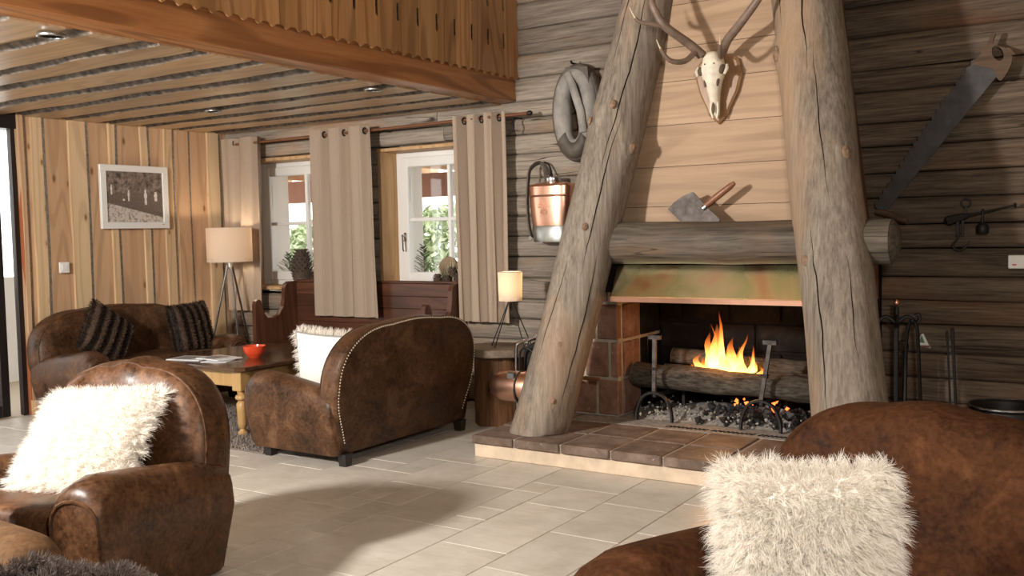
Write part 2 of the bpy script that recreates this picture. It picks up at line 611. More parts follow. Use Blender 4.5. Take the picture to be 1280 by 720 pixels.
M['twig'] = plain('twig', (.16, .11, .07), .8)
M['eave'] = wood('eave_board', (.50, .30, .17), (.62, .40, .24), (.70, .48, .31), 'x', 8, .7)
M['redbeam'] = plain('eave_beam', (.40, .20, .14), .8, 0, .1, 6)
M['bronze'] = plain('dark_bronze_frame', (.022, .017, .015), .4, .4)
M['dooredge'] = plain('orange_door_edge', (.38, .12, .05), .5)


def glass_mat():
    m = bpy.data.materials.new('window_glass')
    m.use_nodes = True
    nt = m.node_tree
    nt.nodes.remove(nt.nodes['Principled BSDF'])
    tr = nd(nt, 'ShaderNodeBsdfTransparent')
    tr.inputs[0].default_value = (.97, .98, .98, 1)
    gl = nd(nt, 'ShaderNodeBsdfGlossy')
    gl.inputs['Roughness'].default_value = .02
    mx = nd(nt, 'ShaderNodeMixShader')
    mx.inputs[0].default_value = .06
    nt.links.new(tr.outputs[0], mx.inputs[1])
    nt.links.new(gl.outputs[0], mx.inputs[2])
    nt.links.new(mx.outputs[0], nt.nodes['Material Output'].inputs['Surface'])
    return m


M['glass'] = glass_mat()


def hood_mat():
    m, nt, b = nm('tarnished_copper', .22, 1.0)
    v = coords(nt)
    a = noi(nt, v, 2.6, 4, .55, .6)
    c = ramp(nt, a, [(.30, (.46, .25, .15)), (.42, (.47, .36, .19)), (.52, (.35, .33, .17)), (.62, (.44, .36, .21)), (.75, (.47, .27, .17))]).outputs[0]
    nt.links.new(c, b.inputs['Base Color'])
    nt.links.new(ramp(nt, a, [(.3, (.2,) * 3), (.7, (.34,) * 3)]).outputs[0], b.inputs['Roughness'])
    return m


M['hood'] = hood_mat()


def shade_mat(name, c, e):
    m, nt, b = nm(name, .8)
    b.inputs['Base Color'].default_value = (*c, 1)
    tr = nd(nt, 'ShaderNodeBsdfTranslucent')
    tr.inputs[0].default_value = (*e, 1)
    mx = nd(nt, 'ShaderNodeMixShader')
    mx.inputs[0].default_value = .5
    nt.links.new(b.outputs[0], mx.inputs[1])
    nt.links.new(tr.outputs[0], mx.inputs[2])
    nt.links.new(mx.outputs[0], nt.nodes['Material Output'].inputs['Surface'])
    return m


M['shade'] = shade_mat('linen_shade', (.80, .74, .66), (.66, .55, .44))
M['shade2'] = shade_mat('cream_shade', (.82, .76, .66), (.80, .70, .55))
M['bulb'] = emit('warm_bulb', (1.0, .84, .62), 10)


def flame_mat():
    m = bpy.data.materials.new('flame')
    m.use_nodes = True
    nt = m.node_tree
    nt.nodes.remove(nt.nodes['Principled BSDF'])
    tc = nd(nt, 'ShaderNodeTexCoord')
    sp = nd(nt, 'ShaderNodeSeparateXYZ')
    nt.links.new(tc.outputs['Generated'], sp.inputs[0])
    c = ramp(nt, sp.outputs[2], [(0, (1.0, .62, .22)), (.35, (1.0, .50, .12)), (.7, (1.0, .26, .04)), (1, (.9, .12, .01))])
    s = ramp(nt, sp.outputs[2], [(0, (1, 1, 1)), (.35, (.8, .8, .8)), (.75, (.25, .25, .25)), (1, (.08, .08, .08))])
    mu = nd(nt, 'ShaderNodeMath', operation='MULTIPLY')
    nt.links.new(s.outputs[0], mu.inputs[0])
    mu.inputs[1].default_value = 7.0
    em = nd(nt, 'ShaderNodeEmission')
    nt.links.new(c.outputs[0], em.inputs[0])
    nt.links.new(mu.outputs[0], em.inputs[1])
    tr = nd(nt, 'ShaderNodeBsdfTransparent')
    mx = nd(nt, 'ShaderNodeMixShader')
    al = ramp(nt, sp.outputs[2], [(0, (.75,) * 3), (.5, (.5,) * 3), (1, (.12,) * 3)])
    nt.links.new(al.outputs[0], mx.inputs[0])
    nt.links.new(tr.outputs[0], mx.inputs[1])
    nt.links.new(em.outputs[0], mx.inputs[2])
    nt.links.new(mx.outputs[0], nt.nodes['Material Output'].inputs['Surface'])
    return m


M['flame'] = flame_mat()
M['ember'] = emit('ember', (1.0, .16, .03), 3.0)


def photo_mat():
    """sepia photograph: woods above, meadow with figures, pale stony foreground; drawn in the print's own plane (local y across, z up, 0..1)"""
    m, nt, b = nm('sepia_print', .35)
    v = coords(nt, shift=False)
    sp = nd(nt, 'ShaderNodeSeparateXYZ')
    nt.links.new(v, sp.inputs[0])
    trees = ramp(nt, noi(nt, v, 22, 6, .7), [(.35, (.030, .021, .016)), (.62, (.30, .235, .20))]).outputs[0]
    grass = ramp(nt, noi(nt, v, 60, 4), [(.3, (.10, .072, .058)), (.7, (.21, .165, .135))]).outputs[0]
    stone = ramp(nt, noi(nt, v, 42, 5, .7), [(.36, (.20, .16, .13)), (.52, (.62, .56, .50))]).outputs[0]
    w = noi(nt, coords(nt, (1, 1, .2), shift=False), 9, 2)

    def above(h, k):
        a = nd(nt, 'ShaderNodeMath', operation='MULTIPLY_ADD')
        nt.links.new(w, a.inputs[0])
        a.inputs[1].default_value = k
        nt.links.new(sp.outputs[2], a.inputs[2])
        g = nd(nt, 'ShaderNodeMath', operation='GREATER_THAN')
        nt.links.new(a.outputs[0], g.inputs[0])
        g.inputs[1].default_value = h
        return g.outputs[0]
    tilt = nd(nt, 'ShaderNodeMath', operation='MULTIPLY_ADD')
    nt.links.new(sp.outputs[1], tilt.inputs[0])
    tilt.inputs[1].default_value = .22
    nt.links.new(sp.outputs[2], tilt.inputs[2])
    g2 = nd(nt, 'ShaderNodeMath', operation='GREATER_THAN')
    nt.links.new(tilt.outputs[0], g2.inputs[0])
    g2.inputs[1].default_value = -.115
    c = mixc(nt, g2.outputs[0], stone, grass)
    c = mixc(nt, above(.085, .09), c, trees)
    nt.links.new(c, b.inputs['Base Color'])
    return m


M['photo'] = photo_mat()
M['figure'] = plain('print_figure', (.72, .66, .60), .4)
M['figuredark'] = plain('print_figure_dark', (.16, .12, .10), .4)

# ================================================================== THE SETTING
WALL_Y = 6.5
LEFT_X = -7.5

# ---- floor: slab plus stone tiles laid in a mixed-size pattern
fl = MB().box(-9.5, 4.0, -4.0, 6.9, -.12, -.006).build('floor', M['grout'])
tag(fl, 'beige limestone tile floor of the lounge', 'floor', kind='structure')
U = .18
NX, NY = 46, 36
X0, Y0 = -7.51, 0.02
occ = np.zeros((NX, NY), bool)
tile_mesh = {}
shapes = [(3, 4), (2, 4), (3, 3), (2, 3), (4, 3), (2, 2), (3, 2), (1, 2), (2, 1), (1, 1)]
wts = [5, 4, 3, 5, 2, 4, 3, 1.0, .6, .6]
rr = random.Random(11)


def seen(cx, cy):
    d = Vector((cx, cy, 0)) - cam.location
    z = d.dot(fwd)
    if z < .3: return False
    px, py = 640 + F_PX * d.dot(right) / z, 360 + F_PX * d.dot(down) / z
    return -260 < px < 1540 and py < 900


for j in range(NY):
    for i in range(NX):
        if occ[i, j]: continue
        opts = [(s, w) for s, w in zip(shapes, wts) if i + s[0] <= NX and j + s[1] <= NY and not occ[i:i + s[0], j:j + s[1]].any()]
        s = rr.choices([o[0] for o in opts], [o[1] for o in opts])[0]
        occ[i:i + s[0], j:j + s[1]] = True
        w, d = s[0] * U, s[1] * U
        cx, cy = X0 + i * U + w / 2, Y0 + j * U + d / 2
        if not seen(cx, cy): continue
        if s not in tile_mesh:
            o = MB().box(-w / 2 + .0022, w / 2 - .0022, -d / 2 + .0022, d / 2 - .0022, -.02, 0, .0018).build('tile', M['tile'], fl)
            tile_mesh[s] = o.data
        else:
            o = link_mesh('tile', tile_mesh[s], None, fl)
        o.location = (cx, cy, rr.uniform(-.0006, .0006))

# ---- log wall (fireplace and windows): every hewn log a piece of its own
wb = MB().box(-7.9, -7.36, 6.58, 6.75, 0, 4.1).box(-7.36, -4.3, 6.58, 6.75, 2.2, 4.1).box(-7.36, -4.3, 6.58, 6.75, 0, .86) \
    .box(-5.95, -5.66, 6.58, 6.75, .86, 2.2).box(-4.3, 3.2, 6.58, 6.75, 0, 4.1).build('wall_back', M['soot'])
tag(wb, 'weathered hewn log wall with windows and fireplace', 'wall', kind='structure')


def log_piece(x0, x1, z0, z1, m, seed, y=WALL_Y, depth=.12):
    """hewn log: gently rounded, uneven face, slightly wavy joints"""
    n = max(3, int((x1 - x0) / .16))
    rings = []
    h = z1 - z0
    for i in range(n + 1):
        x = x0 + (x1 - x0) * i / n
        w = noise.noise(Vector((x * .9, seed * 3.1, 0))) * .012
        w2 = noise.noise(Vector((x * 1.3, seed * 7.7, 5))) * .010
        e = noise.noise(Vector((x * 1.1, seed * 5.3, 9))) * .012
        a, b = z0 + .0025 + w * .5, z1 - .0025 + w2 * .5
        ring = [(x, y + depth, a), (x, y + .016, a), (x, y + e * .3 + .003, a + .07 * h), (x, y - .006 + e, a + .34 * h), (x, y - .007 + e, a + .68 * h),
                (x, y + .002 + e * .3, b - .07 * h), (x, y + .016, b), (x, y + depth, b)]
        rings.append(ring)
    return MB().loft(rings).build('log', m, wb, smooth=True, angle=50)


zl = [0, .2, .37, .53, .70, .86, 1.03, 1.2, 1.36, 1.53, 1.68, 1.82, 2.01, 2.16, 2.29, 2.42, 2.60, 2.78, 2.98, 3.18, 3.38, 3.6, 3.8, 4.05]
W1 = (-7.335, -6.025)
W2 = (-5.60, -4.37)
sd = 0
for k in range(len(zl) - 1):
    a, b = zl[k], zl[k + 1]
    sd += 1
    mid = (a + b) / 2
    if .92 < mid < 2.14:
        spans = [(-7.62, W1[0]), (W1[1], W2[0]), (W2[1], -2.6)]
    else:
        spans = [(-7.62, -5.1 + rr.uniform(-.3, .3)), None]
        spans[1] = (spans[0][1] + .004, -2.6)
    for s, e in spans:
        log_piece(s, e, a, b, M['log'], sd + s)
zr = [0, .12, .27, .42, .58, .76, .91, 1.06, 1.24, 1.39, 1.56, 1.72, 1.89, 2.04, 2.24, 2.38, 2.59, 2.79, 3.0, 3.2, 3.4, 3.6, 3.8, 4.05]
for k in range(len(zr) - 1):
    sd += 1
    split = rr.choice([None, None, .9, 1.4])
    if split is None:
        log_piece(-1.75, 3.2, zr[k], zr[k + 1], M['logshaded'], sd)
    else:
        log_piece(-1.75, split, zr[k], zr[k + 1], M['logshaded'], sd)
        log_piece(split + .006, 3.2, zr[k], zr[k + 1], M['logshaded'], sd + .5)

# ---- left wall: upright pine boards with waney, bark-edged cover boards
wl = MB().box(-7.72, -7.58, 4.42, 6.6, 0, 2.44).build('wall_left', M['soot'])
tag(wl, 'wall of upright pine boards with bark edges', 'wall', kind='structure')


def board_v(y0, y1, x, t, m, waney, seed, z0=.0, z1=2.42):
    """upright board on the left wall; waney: bark showing on its left/right edge"""
    n = 14
    o = []
    L, Rr = [], []
    for i in range(n + 1):
        z = z0 + (z1 - z0) * i / n
        wv = .010 if waney else .0015
        a = y0 + noise.noise(Vector((z * 1.1, seed * 4.1, 0))) * wv * 1.6
        b = y1 + noise.noise(Vector((z * 1.1, seed * 4.1, 8))) * wv * 1.6
        L.append((z, a))
        Rr.append((z, b))
    mb = MB()
    e = .046 if waney else .002
    rings = [[(x, a, z), (x + t, a + .004, z), (x + t, b - e, z), (x, b, z)] for (z, a), (_, b) in zip(L, Rr)]
    mb.loft(rings)
    if waney:                                   # bevel strips keep their bark
        cnt = 0
        for i in range(n):
            for k in range(4):
                mb.mi[cnt] = 1 if k == 2 else 0
                cnt += 1
    ob = mb.build('board', [m, M['bark']], wl)
    return ob


yb = [4.42, 4.49, 4.63, 4.82, 5.02, 5.21, 5.30, 5.52, 5.54, 5.76, 5.89, 6.08, 6.26, 6.43, 6.52]
backs = [(4.44, 4.56), (4.561, 4.92), (4.921, 5.25), (5.251, 5.57), (5.571, 5.83), (5.831, 6.0), (6.001, 6.34), (6.341, 6.52)]
covers = [(4.49, 4.635), (4.82, 5.02), (5.20, 5.305), (5.515, 5.60), (5.76, 5.895), (5.885, 6.085), (6.25, 6.44)]
for i, (a, b) in enumerate(backs):
    board_v(a, b, -7.58, .045, M['pine'], False, i + 1)
for i, (a, b) in enumerate([(4.49, 4.635), (4.82, 5.02), (5.20, 5.305), (5.515, 5.63), (5.76, 5.90), (5.90, 6.08), (6.25, 6.44)]):
    board_v(a, b, -7.54, .024, M['pinepale'] if i not in (5,) else M['pine'], True, i + 31)
board_v(4.385, 4.47, -7.545, .045, M['pine'], True, 77)
bb = MB().box(-7.52, -7.46, 4.385, 6.5, 0, .12, .004).build('baseboard_left', M['trim'])
tag(bb, 'wooden baseboard along the pine board wall', 'baseboard', kind='structure')

# ---- ceiling under the gallery: lapped boards with rough bark edges, running away from the beam
ce = MB().box(-7.8, -4.30, .8, 6.6, 2.47, 2.52).build('ceiling', M['soot'])
tag(ce, 'low wooden board ceiling under the gallery', 'ceiling', kind='structure')


def board_c(y0, y1, z, t, waney, seed):
    n = 44
    rings = []
    for i in range(n + 1):
        x = -7.56 + (3.27) * i / n
        wv = .032 if waney else .002
        a = y0 + noise.noise(Vector((x * 1.3, seed * 4.1, 0))) * wv * 1.5
        b = y1 + noise.noise(Vector((x * 1.3, seed * 4.1, 8))) * wv * 1.5
        e = (.034 + .022 * noise.noise(Vector((x * 2.2, seed, 3))) + .012 * noise.noise(Vector((x * 9, seed, 5)))) if waney else .002
        rings.append([(x, a, z + t), (x, a + e, z), (x, b - e * .35, z), (x, b, z + t)])
    mb = MB().loft(rings)
    if waney:
        cnt = 0
        for i in range(n):
            for k in range(4):
                mb.mi[cnt] = 1 if k == 0 else 0
                cnt += 1
    return mb.build('board', [M['ceil'], M['ceil_bark']], ce)


y = .9
k = 0
while y < 6.5:
    w = rr.uniform(.24, .34)
    board_c(y, min(y + w, 6.52), 2.405, .032, True, k + .3)
    board_c(y + w - .03, min(y + w + .17, 6.54), 2.438, .03, False, k + .7)
    y += w + rr.uniform(.07, .11)
    k += 1

# ---- gallery: fascia beam and pierced, scalloped railing boards
beam = MB()
prof = [(-4.30, 2.415), (-4.155, 2.425), (-4.145, 2.435), (-4.145, 2.61), (-4.165, 2.64), (-4.30, 2.64)]
beam.prism([(a, b) for a, b in prof], .6, 6.5, 'y')
o = beam.build('trim_1', M['beam'])
tag(o, 'orange wooden fascia beam along the gallery edge', 'beam', kind='structure')
gal = MB().box(-7.8, -4.30, .6, 6.5, 2.53, 2.62).build('floor_gallery', M['wallplain'])
tag(gal, 'gallery floor deck behind the railing', 'floor', kind='structure')

rail = thing('gallery_railing', 'pierced and scalloped wooden railing above the gallery beam', 'railing', (-4.13, 6.5, 2.6))
BW = .2115
SLOTS = [(2.80, 2.925), (3.085, 3.21), (3.37, 3.495)]


def rail_poly(w, left_slot=True, right_slot=True):
    pts = []
    nb = 20
    for i in range(nb + 1):                     # bottom: two shallow bows meeting in a point
        u = i / nb
        zz = 2.598 + .010 * math.cos(4 * PI * u) - .004 * math.cos(8 * PI * u)
        pts.append((u * w, zz))
    sw = .015
    for a, b in SLOTS:
        if right_slot:
            pts += [(w, a), (w - sw * .7, a + .004), (w - sw, a + .016), (w - sw, b - .016), (w - sw * .7, b - .004), (w, b)]
    pts += [(w, 3.62), (0, 3.62)]
    for a, b in reversed(SLOTS):
        if left_slot:
            pts += [(0, b), (sw * .7, b - .004), (sw, b - .016), (sw, a + .016), (sw * .7, a + .004), (0, a)]
    return pts


proto = None
n_b = 26
for i in range(n_b):
    if proto is None:
        w = BW - .003
        poly = rail_poly(w)
        mb = MB()
        mb.prism([(a, b) for a, b in poly], 0.012, .024, 'x')
        ob = mb.build('board', M['rail'], rail)
        for v in ob.data.vertices: v.co.z -= 2.6
        proto = ob
    else:
        ob = link_mesh('board', proto.data, None, rail)
    ob.location = (0 - .012, -(i + 1) * BW + .018, 0)
MB().box(-.05, .05, -5.5, 0, 1.0, 1.05, .01).build('handrail', M['beam'], rail)

# ---- rest of the shell: roof over the hall, gallery back wall, right wall (the opening in the unseen front wall is added, sized for fill daylight)
o = MB().box(-9.5, 4, -3.2, 6.9, 4.06, 4.2).build('ceiling_hall', M['wallplain'])
tag(o, 'plain high ceiling over the hall', 'ceiling', kind='structure')
o = MB().box(-7.7, -7.2, -3.3, -3.2, 0, 4.06).box(-2.6, 3.3, -3.3, -3.2, 0, 4.06).box(-7.2, -2.6, -3.3, -3.2, 2.3, 4.06).box(-7.2, -2.6, -3.3, -3.2, 0, .3).build('wall_front', M['wallplain'])
tag(o, 'plain wall behind the photographer with an added daylight opening', 'wall', kind='structure')
o = MB().box(3.2, 3.35, -3.2, 6.8, 0, 4.06).build('wall_right', M['wallplain'])
tag(o, 'plain side wall right of the hall', 'wall', kind='structure')
o = MB().box(-7.72, -7.58, -3.2, 6.6, 2.44, 4.06).box(-7.72, -7.58, -3.2, 2.2, 0, 2.44).build('wall_gallery', M['wallplain'])
tag(o, 'plain wall behind the gallery', 'wall', kind='structure')

# ---- windows
def window(name, label, x0, x1, handle):
    t = thing(name, label, 'window', (x0, 6.72, .93), kind='structure')
    z0, z1 = .93, 2.115
    y = 6.72
    f = .075                                     # outer frame
    fr = MB()
    for a, b, c, d in ((x0, x0 + f, z0, z1), (x1 - f, x1, z0, z1), (x0 + f, x1 - f, z0, z0 + .06), (x0 + f, x1 - f, z1 - .06, z1)):
        fr.box(a, b, y, y + .07, c, d, .004)
    fr.build('window_frame', M['white'], t, world=True)
    s0, s1, a0, a1 = x0 + .055, x1 - .055, z0 + .045, z1 - .045
    s = .085
    sh = MB()
    for a, b, c, d in ((s0, s0 + s, a0, a1), (s1 - s, s1, a0, a1), (s0 + s, s1 - s, a0, a0 + s), (s0 + s, s1 - s, a1 - s, a1)):
        sh.box(a, b, y - .02, y + .045, c, d, .006)
    sash = sh.build('sash', M['white'], t, world=True)
    xm, zm = (s0 + s1) / 2, (a0 + a1) / 2
    MB().box(xm - .016, xm + .016, y - .008, y + .04, a0 + s, a1 - s, .004).build('muntin', M['white'], t, world=True)
    MB().box(s0 + s, xm - .016, y - .008, y + .04, zm - .016, zm + .016, .004).box(xm + .016, s1 - s, y - .008, y + .04, zm - .016, zm + .016, .004).build('muntin', M['white'], t, world=True)
    for a, b in ((s0 + s, xm - .016), (xm + .016, s1 - s)):
        for c, d in ((a0 + s, zm - .016), (zm + .016, a1 - s)):
            MB().box(a, b, y + .012, y + .018, c, d).build('pane', M['glass'], t, world=True)
    if handle:
        hx = s0 + .045
        h = MB().box(hx - .013, hx + .013, y - .03, y - .02, 1.33, 1.41, .003).tube([(hx, y - .03, 1.385), (hx, y - .065, 1.385), (hx + .008, y - .07, 1.375), (hx + .01, y - .068, 1.26), (hx + .01, y - .06, 1.25)], .009, 8)
        h.build('handle', M['steel'], t, smooth=True, world=True)
    # timber lining, lintel board and sill
    MB().box(x0 - .03, x0, WALL_Y + .004, y + .07, z0 - .02, z1 + .02).build('jamb', M['trim'], t, world=True)
    MB().box(x1, x1 + .03, WALL_Y + .004, y + .07, z0 - .02, z1 + .02).build('jamb', M['trim'], t, world=True)
    MB().box(x0 - .03, x1 + .03, WALL_Y - .004, y + .07, z1 + .0, z1 + .028, .003).build('lintel', M['trim'], t, world=True)
    MB().box(x0 - .05, x1 + .05, WALL_Y - .045, y + .07, z0 - .035, z0, .005).build('window_sill', M['trim'], t, world=True)
    return t


window('window_1', 'white window beside the pine board wall, behind the floor lamp', -7.30, -6.06, False)
window('window_2', 'white window nearest the fireplace, with steel handle', -5.565, -4.405, True)

# ---- glazed door at the far left
d = thing('door_1', 'dark framed glass door at left end of pine wall', 'door', (-7.55, 4.3, 0), kind='structure')
for ya, yb_, xo in ((4.34, 4.385, 0), (4.20, 4.27, -.06), (3.25, 3.32, -.06), (3.30, 3.37, 0)):
    MB().box(-7.60 + xo, -7.55 + xo, ya, yb_, 0, 2.40, .004).build('stile', M['bronze'], d, world=True)
MB().box(-7.66, -7.61, 3.32, 4.20, 0, .09, .004).build('rail', M['bronze'], d, world=True)
MB().box(-7.66, -7.61, 3.32, 4.20, 2.1, 2.18, .004).build('rail', M['bronze'], d, world=True)
MB().box(-7.70, -7.52, 2.2, 4.385, 2.30, 2.42, .004).build('track', M['bronze'], d, world=True)
MB().box(-7.66, -7.51, 4.386, 4.40, 0, 2.40).build('edge_trim', M['dooredge'], d, world=True)
MB().box(-7.64, -7.632, 3.32, 4.20, .09, 2.1).build('pane', M['glass'], d, world=True)
MB().box(-7.64, -7.632, 2.2, 3.25, .05, 2.3).build('pane', M['glass'], d, world=True)

# ---- outside: terrace, eave, white jambs, garden
o = MB().box(-16, 3, 6.8, 16, -.35, -.15).build('terrace_ground', M['ground'])
tag(o, 'pale terrace ground outside the windows', 'ground', kind='structure')
o = MB().box(-14, -7.7, -2, 6.7, -.35, -.13).build('porch_ground', M['ground'])
tag(o, 'pale porch ground beyond the glass door', 'ground', kind='structure')
o = MB().box(-9.6, -9.5, 3.0, 6.5, -.13, 1.05).build('porch_parapet', M['plaster'])
tag(o, 'low white parapet beyond the glass door', 'wall', kind='structure')
for i, (x0, x1) in enumerate((W1, W2)):
    o = MB().box(x0 - .12, x0 + .02, 6.80, 7.10, .3, 2.35).box(x1 - .02, x1 + .12, 6.80, 7.10, .3, 2.35).build('outer_reveal', M['plaster'])
    tag(o, ['white rendered outer reveal of the window by the pine wall', 'white rendered outer reveal of the window by the fireplace'][i], 'reveal', kind='structure')
ev = thing('porch_eave', 'wooden porch roof edge with reddish beam outside windows', 'eave', (-5, 8.5, 2.0), kind='structure')
MB().box(-10.5, 1.0, 6.85, 8.75, 2.20, 2.24).build('soffit', M['eave'], ev, world=True)
MB().box(-10.5, 1.0, 8.6, 8.80, 1.81, 2.07).build('beam', M['redbeam'], ev, world=True)
for k in range(14):
    x = -10.2 + k * .8
    MB().box(x, x + .10, 6.9, 9.1, 2.07, 2.20).build('rafter', M['eave'], ev, world=True)
for k, x in enumerate((-7.75, -4.6)):
    p = MB().box(x, x + .16, 8.62, 8.78, -.15, 1.81, .01).build('porch_post', M['redbeam'])
    tag(p, ['porch post outside between the two windows', 'porch post outside near the fireplace end'][k], 'post', kind='structure')


def bush(c, r, n, label, seed):
    g = np.random.default_rng(seed)
    t = thing('garden_bush', label, 'bush', (c[0], c[1], -.15), group='garden bushes outside')
    d = g.normal(size=(n, 3))
    d /= np.linalg.norm(d, axis=1)[:, None]
    rad = g.uniform(.55, 1.0, n) ** .6
    P = d * rad[:, None] * np.array(r) + np.array([0, 0, c[2] + .15])
    A = g.normal(size=(n, 3)); A /= np.linalg.norm(A, axis=1)[:, None]
    B = np.cross(A, g.normal(size=(n, 3))); B /= np.linalg.norm(B, axis=1)[:, None]
    s = g.uniform(.05, .10, n)[:, None]
    V = np.stack([P - A * s, P - B * s * .5, P + A * s, P + B * s * .5], 1).reshape(-1, 3)
    me = bpy.data.meshes.new('foliage')
    me.from_pydata(V.tolist(), [], np.arange(n * 4).reshape(n, 4).tolist())
    tag(link_mesh('foliage', me, M['leaf'], t), kind='stuff')
    MB().tube([(0, 0, 0), (.03, 0, c[2] * .5), (0, .02, c[2] + .1)], [.04, .03, .02], 6).build('stem', M['twig'], t)


bush((-8.1, 10.8, 1.0), (.75, .6, .8), 2600, 'green garden bush seen through the window nearest the fireplace', 1)
bush((-6.5, 11.2, .85), (.7, .6, .7), 2000, 'green garden bush at the right, outside beyond the terrace', 2)
bush((-10.9, 11.2, .9), (.8, .6, .75), 2200, 'green garden bush seen through the window by the pine wall', 3)
# SECTION_OBJECTS

# ================================================================== FIREPLACE
fp = thing('fireplace', 'open fireplace framed by two leaning tree trunks on tiled hearth', 'fireplace', (-2.2, 5.6, 0))
HZ = .142
# hearth: pale plinth, mortar bed, terracotta slabs
MB().box(-3.47, -.985, 4.875, 5.572, 0, .084, .004).box(-3.47, -1.39, 5.573, 6.45, 0, .084, .004).build('plinth', M['plinth'], fp, world=True)
bed = MB().box(-3.465, -.99, 4.872, 5.572, .086, HZ - .006).box(-3.465, -1.39, 5.573, 6.45, .086, HZ - .006).build('hearth_bed', M['mortar'], fp, world=True)
xs = [-3.485, -3.17, -2.845, -2.515, -2.19, -1.865, -1.54, -1.21, -.97]
ys = [4.852, 5.20, 5.565]
for j in range(2):
    for i in range(len(xs) - 1):
        g = .008
        MB().box(xs[i] + g, xs[i + 1] - g, ys[j] + (0 if j == 0 else g), ys[j + 1] - g, .088, HZ + rr.uniform(-.003, .003), .007).build('hearth_tile', M['hearth'], fp, world=True)
for (a, b) in ((-3.485, -3.17),):
    MB().box(a + .006, b - .006, 5.571, 6.0, .088, HZ, .007).build('hearth_tile', M['hearth'], fp, world=True)
# firebox floor: stone slab with a row of air slots
sl = MB()
sl.box(-3.16, -1.39, 5.571, 6.43, .088, HZ - .002, .004)
floor_slab = sl.build('firebox_floor', M['ash'], fp, world=True)
slot_me = None
for c in (-2.38, -2.08, -1.78):
    for k in range(10):
        if slot_me is None:
            so = MB().add([(0, 0, .0015), (.010, 0, .0015), (.028, .04, .0015), (.018, .04, .0015), (0, 0, -.003), (.010, 0, -.003), (.028, .04, -.003), (.018, .04, -.003)],
                          [(0, 1, 2, 3), (4, 7, 6, 5), (0, 4, 5, 1), (1, 5, 6, 2), (2, 6, 7, 3), (3, 7, 4, 0)]).build('air_slot', M['soot'], floor_slab)
            slot_me = so.data
        else:
            so = link_mesh('air_slot', slot_me, None, floor_slab)
        so.location = (c - .13 + k * .028 + 2.2, 5.62 - 5.6, HZ)


# piers and firebox walls of large firebricks
def brick_face(parent, m, axis, fixed, thick, a0, a1, z0, z1, bw, bh, off=0.0, gap=.022):
    """a wall of bricks; axis 'x': face runs along x at y=fixed; axis 'y': along y at x=fixed"""
    row = 0
    z = z0
    while z < z1 - .02:
        zt = min(z + bh, z1)
        a = a0 - (bw * .5 if row % 2 else 0) - off
        while a < a1 - .01:
            s, e = max(a, a0), min(a + bw, a1)
            if e - s > .03:
                j = rr.uniform(-.004, .004)
                lo, hi = sorted((fixed + j, fixed + thick))
                if axis == 'x': mb = MB().box(s + gap / 2, e - gap / 2, lo, hi, z + gap / 2, zt - gap / 2, .006)
                else: mb = MB().box(lo, hi, s + gap / 2, e - gap / 2, z + gap / 2, zt - gap / 2, .006)
                mb.build('brick', m, parent, world=True)
            a += bw
        z = zt
        row += 1


for x0, x1, inner in ((-3.26, -2.90, -2.90), (-1.56, -1.385, -1.56)):
    core = MB().box(x0 + .012, x1 - .012, 5.772, 6.47, HZ, 1.16).build('pier', M['mortar'], fp, world=True)
    brick_face(core, M['brick'], 'x', 5.76, .06, x0, x1, HZ, 1.16, .19, .255)
    if inner < -2:
        brick_face(core, M['brick'], 'y', inner, -.05, 5.83, 6.10, HZ, 1.16, .28, .255)
        brick_face(core, M['sootbrick'], 'y', inner, -.05, 6.10, 6.45, HZ, 1.16, .26, .255)
        brick_face(core, M['brick'], 'y', x0, .05, 5.83, 6.45, HZ, 1.16, .3, .255)
    else:
        brick_face(core, M['sootbrick'], 'y', inner, .05, 5.83, 6.45, HZ, 1.16, .28, .255)
        brick_face(core, M['brick'], 'y', x1, -.05, 5.83, 6.45, HZ, 1.16, .3, .255)
fbk = MB().box(-2.9, -1.38, 6.42, 6.48, HZ, 1.25).build('firebox_back', M['sootmortar'], fp, world=True)
brick_face(fbk, M['sootbrick'], 'x', 6.40, .05, -2.9, -1.38, HZ, 1.25, .36, .20)
# smoke chamber behind hood and mantel
MB().box(-2.92, -1.36, 5.50, 5.56, 1.0, 1.42).box(-2.92, -2.86, 5.5, 6.45, 1.161, 1.42).box(-1.42, -1.36, 5.5, 6.45, 1.161, 1.42).build('smoke_chamber', M['soot'], fp, world=True)
MB().box(-2.90, -1.38, 5.56, 6.42, 1.36, 1.40).build('smoke_shelf', M['soot'], fp, world=True)
# copper hood apron: sloping plate, folded lower lip, side cheeks
hd = MB()
hx0, hx1 = -2.745, -1.40
pr = [(5.36, .955), (5.355, .985), (5.45, 1.175), (5.462, 1.175), (5.37, .985), (5.372, .955)]
hd.prism(pr, hx0, hx1, 'x')
hood = hd.build('hood', M['hood'], fp, world=True)
MB().prism([(5.352, .952), (5.347, .982), (5.360, .986), (5.366, .952)], hx0 - .004, hx1, 'x').build('hood_lip', M['copper'], hood, world=True)
MB().add([(hx0, 5.37, .955), (hx0, 5.46, 1.175), (hx0, 5.52, 1.175), (hx0, 5.52, .955), (hx0 + .006, 5.37, .955), (hx0 + .006, 5.46, 1.175), (hx0 + .006, 5.52, 1.175), (hx0 + .006, 5.52, .955)],
         [(0, 1, 2, 3), (7, 6, 5, 4), (0, 4, 5, 1), (1, 5, 6, 2), (2, 6, 7, 3), (3, 7, 4, 0)]).build('hood_cheek', M['hood'], hood, world=True)


